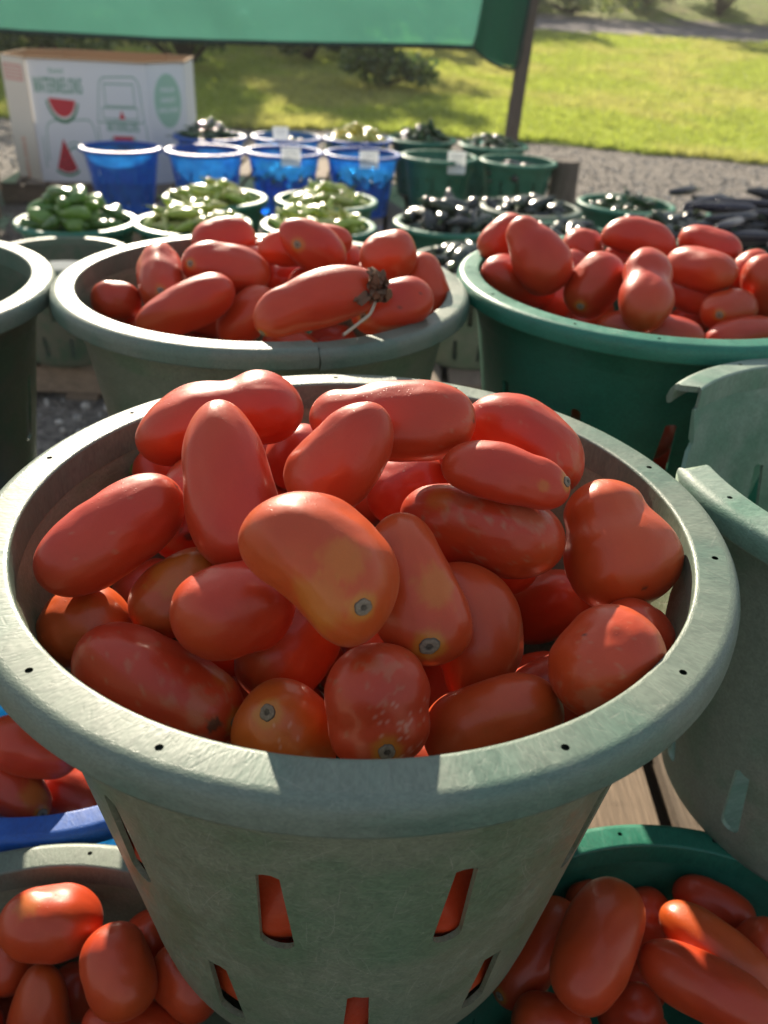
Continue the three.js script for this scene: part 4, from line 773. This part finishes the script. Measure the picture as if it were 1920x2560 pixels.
// ───────────────────────── printed watermelon carton ─────────────────────────
{
  const front = (() => { const cv = document.createElement('canvas'); cv.width = 1024; cv.height = 680; const c = cv.getContext('2d'); c.fillStyle = '#e9e9ea'; c.fillRect(0, 0, 1024, 680);
    const slice = (x, y, r, a0, a1, rot) => { c.save(); c.translate(x, y); c.rotate(rot); c.fillStyle = '#3d7d57'; c.beginPath(); c.arc(0, 0, r, a0, a1); c.closePath(); c.fill(); c.fillStyle = '#e8e6df'; c.beginPath(); c.arc(0, -r * 0.04, r * 0.9, a0, a1); c.closePath(); c.fill(); c.fillStyle = '#d2414a'; c.beginPath(); c.arc(0, -r * 0.07, r * 0.82, a0, a1); c.closePath(); c.fill(); c.restore(); };
    // pickup truck in thin pale green lines
    c.strokeStyle = '#93b3a1'; c.lineWidth = 8; c.beginPath(); c.moveTo(90, 560); c.lineTo(100, 400); c.quadraticCurveTo(110, 330, 200, 330); c.lineTo(470, 320); c.quadraticCurveTo(520, 330, 530, 420); c.lineTo(545, 560); c.stroke();
    c.beginPath(); c.moveTo(560, 330); c.lineTo(600, 130); c.quadraticCurveTo(610, 90, 660, 86); c.lineTo(880, 80); c.quadraticCurveTo(930, 84, 940, 130); c.lineTo(960, 330); c.closePath(); c.stroke(); c.strokeRect(640, 120, 250, 120);
    c.beginPath(); c.arc(330, 560, 110, Math.PI, 0); c.stroke(); c.beginPath(); c.arc(330, 560, 82, Math.PI, 0); c.lineWidth = 14; c.strokeStyle = '#7fa892'; c.stroke(); c.lineWidth = 8; c.strokeStyle = '#93b3a1'; c.strokeRect(610, 250, 300, 60); c.beginPath(); c.moveTo(420, 470); c.lineTo(540, 470); c.moveTo(560, 345); c.lineTo(560, 600); c.lineTo(980, 600); c.moveTo(970, 340); c.lineTo(990, 590); c.stroke(); c.beginPath(); c.arc(760, 600, 90, Math.PI, 0); c.stroke(); c.beginPath(); c.moveTo(60, 420); c.lineTo(60, 600); c.stroke();
    // lettering
    c.textAlign = 'center'; c.fillStyle = '#8db49d'; c.font = 'bold 44px serif'; c.fillText('Sweet', 250, 78);
    c.fillStyle = '#5f9a7c'; c.font = 'bold 76px sans-serif'; c.save(); c.translate(250, 180); c.scale(0.74, 1.5); c.fillText('WATERMELONS', 0, 0); c.restore();
    slice(270, 205, 140, 0.15, Math.PI - 0.15, 0.05);
    c.save(); c.translate(770, 380); c.scale(0.5, 1.05); c.fillText('WATERMELONS', 0, 0); c.restore(); slice(765, 405, 108, 0.1, Math.PI - 0.1, 0); c.fillStyle = '#d2414a'; c.beginPath(); c.moveTo(745, 310); c.lineTo(770, 262); c.lineTo(800, 310); c.fill();
    // upright wedge
    c.fillStyle = '#c73c46'; c.beginPath(); c.moveTo(235, 430); c.lineTo(330, 600); c.quadraticCurveTo(245, 650, 150, 600); c.closePath(); c.fill(); c.strokeStyle = '#4b8a66'; c.lineWidth = 16; c.beginPath(); c.moveTo(140, 612); c.quadraticCurveTo(245, 668, 342, 612); c.stroke(); c.fillStyle = '#3a2a28'; for (const [x, y] of [[225, 530], [255, 560], [205, 575], [280, 590], [238, 600]]) { c.beginPath(); c.ellipse(x, y, 5, 9, 0.2, 0, 7); c.fill(); }
    const t = new THREE.CanvasTexture(cv); t.colorSpace = THREE.SRGBColorSpace; return t; })();
  const side = (right) => { const cv = document.createElement('canvas'); cv.width = 256; cv.height = 680; const c = cv.getContext('2d'); c.fillStyle = right ? '#e6e7e8' : '#e3dccf'; c.fillRect(0, 0, 256, 680);
    if (right) { c.fillStyle = '#a5c9b4'; c.beginPath(); c.ellipse(128, 210, 92, 150, 0, 0, 7); c.fill(); c.fillStyle = '#e6e7e8'; c.font = 'bold 34px sans-serif'; c.textAlign = 'center'; ['FRESH', 'SWEET', 'MELONS'].forEach((s, i) => c.fillText(s, 128, 160 + i * 56)); c.fillStyle = '#8f9a94'; c.fillRect(90, 400, 70, 8); }
    else { c.fillStyle = '#d9a79c'; c.fillRect(20, 40, 200, 90); c.fillStyle = '#e3dccf'; for (let i = 0; i < 4; i++) c.fillRect(34, 54 + i * 18, 170, 7); c.fillStyle = '#dca184'; c.save(); c.translate(120, 560); c.rotate(-Math.PI / 2); c.font = 'bold 60px sans-serif'; c.textAlign = 'center'; c.fillText('MELONS', 0, 20); c.restore(); }
    const t = new THREE.CanvasTexture(cv); t.colorSpace = THREE.SRGBColorSpace; return t; };
  const t = thing('printed_carton', 'big white cardboard watermelon bin with red slices and green lettering, on a pallet', 'carton', [-1.88, 0.127, -5.85]); t.rotation.y = 0.1; t.scale.set(0.95, 1, 0.95);
  const BH = 0.665, hx = 0.56, hz = 0.46, ch = 0.2, corners = [[-hx + ch, hz], [hx - ch, hz], [hx, hz - ch], [hx, -hz + ch], [hx - ch, -hz], [-hx + ch, -hz], [-hx, -hz + ch], [-hx, hz - ch]];
  const kraft = new THREE.MeshStandardMaterial({ color: new THREE.Color().setRGB(0.4, 0.26, 0.15), roughness: 0.95, side: THREE.DoubleSide, bumpMap: wearBump, bumpScale: 0.001 }), white = new THREE.MeshStandardMaterial({ color: 0xe6e7e8, roughness: 0.9 }), fm = new THREE.MeshStandardMaterial({ map: front, roughness: 0.85 });
  corners.forEach(([x0, z0], i) => { const [x1, z1] = corners[(i + 1) % 8], l = Math.hypot(x1 - x0, z1 - z0), out = i === 0 ? fm : i === 1 ? new THREE.MeshStandardMaterial({ map: side(true), roughness: 0.85 }) : i === 7 ? new THREE.MeshStandardMaterial({ map: side(false), roughness: 0.85 }) : white;
    const holder = new THREE.Mesh(new THREE.PlaneGeometry(l, BH, 10, 8), out), bulge = holder.geometry.attributes.position; for (let k = 0; k < bulge.count; k++) bulge.setZ(k, 0.01 * Math.cos(bulge.getX(k) / l * 3) * Math.cos(bulge.getY(k) / BH * 2.6) - 0.01); holder.geometry.computeVertexNormals();
    if (i === 7) { const sh = new THREE.Shape(); sh.moveTo(-l / 2, -BH / 2); sh.lineTo(l / 2, -BH / 2); sh.lineTo(l / 2, BH / 2); sh.lineTo(-l / 2, BH / 2); sh.closePath(); const ho = new THREE.Path(); ho.absellipse(-0.01, 0.0, 0.017, 0.05, 0, 6.283, true); sh.holes.push(ho); const g = new THREE.ShapeGeometry(sh, 20), uvA = g.attributes.uv, pp = g.attributes.position; for (let k = 0; k < pp.count; k++) uvA.setXY(k, pp.getX(k) / l + 0.5, pp.getY(k) / BH + 0.5); holder.geometry = g; }
    holder.name = 'panel'; holder.castShadow = holder.receiveShadow = true; holder.position.set((x0 + x1) / 2, BH / 2, (z0 + z1) / 2); holder.rotation.y = Math.atan2(z0 - z1, x1 - x0); t.add(holder);
    if (i !== 7) { const inn = part('inner_liner', new THREE.PlaneGeometry(l * 0.985, BH - 0.004), kraft, holder); inn.position.z = -0.014; inn.rotation.y = Math.PI; }
    const edge = part('board_edge', box(l * 1.0, 0.01, 0.012, 0, BH / 2, -0.006), kraft, holder); edge.rotation.z = rr(-0.012, 0.012);
  });
  for (let k = 0; k < 2; k++) { const p = pallet('pallet under the printed watermelon carton', -1.88, 0, 5.85, 5); if (k === 0) { p.scale.set(1.15, 1, 0.85); break; } }
}
// ───────────────────────── awning cloth, posts ─────────────────────────
{
  const D = 7.4, post = thing('awning_post', 'grey weathered square post holding the green shade cloth', 'post', [0.86, 0, -D]);
  const pg = new THREE.BoxGeometry(0.085, 1.5, 0.085, 2, 20, 2), p = pg.attributes.position; for (let i = 0; i < p.count; i++) { p.setX(i, p.getX(i) + 0.006 * n3(p.getY(i) * 5, p.getZ(i) * 20, 1)); p.setZ(i, p.getZ(i) + 0.006 * n3(p.getY(i) * 5, p.getX(i) * 20, 4)); } pg.computeVertexNormals(); pg.translate(0, 0.75, 0);
  part('timber', pg, greyWood, post); post.rotation.set(0, 0.35, -0.045);
  const t = thing('shade_cloth', 'translucent teal-green shade cloth hung along the back of the stand', 'shade cloth', [0, 0, -D]);
  const cw = fbm(512, 64, 3, 5), weave = texture(512, (i, x, y) => { const s = 0.86 + 0.14 * Math.sin(x * 0.8) * Math.sin(y * 0.8), v = s * (0.85 + 0.3 * cw[i]); return [0.1 * v, 0.32 * v, 0.255 * v]; }, true, 6, 2);
  const cm = new THREE.MeshPhysicalMaterial({ map: weave, roughness: 0.62, transmission: 0.85, thickness: 0, side: THREE.DoubleSide, specularIntensity: 0.2 }), hem = new THREE.MeshStandardMaterial({ color: new THREE.Color().setRGB(0.015, 0.04, 0.035), roughness: 0.95 });
  const X1 = 0.5, X0 = -5.2, bot = (x) => 0.873 + 0.014 * Math.sin(x * 1.3 + 0.4) - 0.012 * (X1 - x) , zz = (x, y) => 0.05 * Math.sin(x * 2.1) + 0.028 * Math.sin(x * 5.3 + y * 5) + 0.012 * Math.sin(x * 13 + y * 9) + 0.02 * n3(x * 1.7, y * 4, 3);
  const pos = [], uv = [], idx = [], nx = 90, ny = 12; for (let j = 0; j <= ny; j++) for (let i = 0; i <= nx; i++) { const x = mix(X0, X1, i / nx), y = mix(bot(x), 1.36, j / ny); pos.push(x + 0.06 * (j / ny) * (i / nx), y, zz(x, y)); uv.push(x, y); }
  for (let j = 0; j < ny; j++) for (let i = 0; i < nx; i++) { const a = j * (nx + 1) + i, b = a + nx + 1; idx.push(a, a + 1, b, a + 1, b + 1, b); }
  const g = new THREE.BufferGeometry(); g.setAttribute('position', new THREE.Float32BufferAttribute(pos, 3)); g.setAttribute('uv', new THREE.Float32BufferAttribute(uv, 2)); g.setIndex(idx); g.computeVertexNormals();
  const pan = part('panel', g, cm, t);
  part('hem', new THREE.TubeGeometry(new THREE.CatmullRomCurve3([...Array(40)].map((_, i) => { const x = mix(X0, X1, i / 39); return V(x, bot(x), zz(x, bot(x))); })), 160, 0.018, 6), hem, pan);
  part('seam', new THREE.TubeGeometry(new THREE.CatmullRomCurve3([V(X1, bot(X1), zz(X1, 0.9)), V(X1 + 0.03, 1.1, 0.01), V(X1 + 0.065, 1.36, 0)]), 20, 0.012, 6), hem, pan);
  // doubled flap drawn to the post
  const fp = [V(X1 + 0.004, bot(X1), 0.0), V(0.83, 0.765, 0.06), V(0.9, 1.4, 0.06), V(X1 + 0.066, 1.37, 0.0)], fg = new THREE.BufferGeometry(), fpos = [], fuv = [], fi = [];
  for (let j = 0; j <= 8; j++) for (let i = 0; i <= 8; i++) { const u = i / 8, v = j / 8, a = fp[0].clone().lerp(fp[1], u), b = fp[3].clone().lerp(fp[2], u), c = a.lerp(b, v); fpos.push(c.x, c.y - 0.03 * Math.sin(u * 3.14) * (1 - v), c.z + 0.02 * Math.sin(u * 7)); fuv.push(c.x, c.y); }
  for (let j = 0; j < 8; j++) for (let i = 0; i < 8; i++) { const a = j * 9 + i, b = a + 9; fi.push(a, a + 1, b, a + 1, b + 1, b); }
  fg.setAttribute('position', new THREE.Float32BufferAttribute(fpos, 3)); fg.setAttribute('uv', new THREE.Float32BufferAttribute(fuv, 2)); fg.setIndex(fi); fg.computeVertexNormals();
  const fl = part('flap', fg, cm, t); const back = part('flap_lining', fg, cm, fl); back.position.set(0.004, 0.012, -0.022); const turn = part('flap_turn_in', fg, cm, fl); turn.position.set(0.006, 0.02, -0.04);
  part('hem', new THREE.TubeGeometry(new THREE.CatmullRomCurve3([V(X1, bot(X1), 0), V(0.67, 0.785, 0.03), V(0.83, 0.76, 0.062), V(0.87, 1.0, 0.064), V(0.9, 1.4, 0.064)]), 40, 0.014, 6), hem, fl);
}
{ // stubby weathered post at the end of the blue and green baskets
  const t = thing('stubby_post', 'stubby weathered timber post beside the green baskets', 'post', [0.9, 0, -4.98]), g = new THREE.CylinderGeometry(0.078, 0.085, 0.45, 22, 12), p = g.attributes.position; for (let i = 0; i < p.count; i++) { const k = 1 + 0.06 * n3(p.getX(i) * 30, p.getY(i) * 3, p.getZ(i) * 30); p.setX(i, p.getX(i) * k); p.setZ(i, p.getZ(i) * k); } g.computeVertexNormals(); g.translate(0, 0.225, 0);
  part('timber', g, greyWood, t);
}
// ───────────────────────── shrubs and trees ─────────────────────────
const SH = 'shrubs along the lawn behind the shade cloth', leafTones = [...gDark, ...gMid, ...gLight];
for (const [x, d, rx, h, n, label] of [
  [-3.1, 13.2, 0.9, 1.3, 3200, 'dense rounded shrub beside the carton'], [-4.6, 12.6, 0.8, 1.25, 2600, 'leafy shrub directly behind the carton'],
  [-5.9, 12.2, 0.8, 1.35, 2600, 'leafy shrub past the far side of the carton'], [-1.55, 15.2, 0.6, 0.9, 1800, 'loose shrub on the slope beyond the lone low one'],
  [-0.75, 15.6, 0.55, 0.85, 1800, 'loose shrub on the slope under the shade cloth corner'], [-0.25, 12.6, 0.62, 0.48, 1500, 'small low shrub standing alone on the lawn'],
  [-7.2, 15.5, 1.2, 1.9, 3200, 'tall leafy shrub far behind the carton'], [-2.4, 17.2, 1.1, 1.5, 2600, 'broad shrub beneath the trees behind the carton'], [0.4, 18.5, 0.9, 1.1, 2200, 'broad shrub nearest the road behind the shade cloth']])
  plant('shrub', label, 'shrub', x, d, rx, h, n, 0.1, leafTones, 0.12, SH);
plant('tree', 'leafy tree whose shade falls across the lawn, behind the carton', 'tree', -8.0, 20.6, 2.1, 6.0, 5200, 0.17, leafTones, 1.9, 'trees behind the shade cloth');
plant('tree', 'leafy tree shading the slope behind the small shrubs', 'tree', -5.4, 21.6, 2.0, 5.9, 5200, 0.17, leafTones, 1.8, 'trees behind the shade cloth');
plant('tree', 'leafy tree nearest the road whose shade reaches the small shrubs', 'tree', -3.3, 21.9, 1.6, 5.2, 4600, 0.17, leafTones, 1.9, 'trees behind the shade cloth');
{ // sawn timbers lying beyond the carton
  const t = thing('timber_stack', 'three sawn timbers stacked beside the carton', 'timber', [-2.32, 0, -4.9]); t.rotation.y = 0.5;
  for (let k = 0; k < 3; k++) part('timber', box(0.3, 0.135, 1.3, -0.15 + 0.02 * k, 0.07 + k * 0.138, 0.03 * k), woodMats[k], t);
}
for (let i = 0; i < 17; i++) { const x = -14 + i * 2.1 + rr(-0.4, 0.4), d = 29.2 + rr(-0.6, 1.4); plant('roadside_shrub', 'yellow-green weedy shrub on the verge beyond the road', 'shrub', x, d, rr(1.2, 1.7), rr(1.2, 2.3), 2200, 0.16, gLight, 0.1, 'weedy shrubs on the verge beyond the road'); }
for (let i = 0; i < 6; i++) plant('roadside_tree', 'leafy tree standing behind the roadside shrubs', 'tree', -15 + i * 6.5 + rr(-1, 1), 37 + rr(-1, 2), rr(2.6, 3.4), rr(6, 8), 3400, 0.3, leafTones, 2.0, 'trees behind the roadside shrubs');

scene.fog = new THREE.FogExp2(new THREE.Color(0.95, 0.93, 0.86), 0.002);   // thin morning haze
renderer.render(scene, camera);
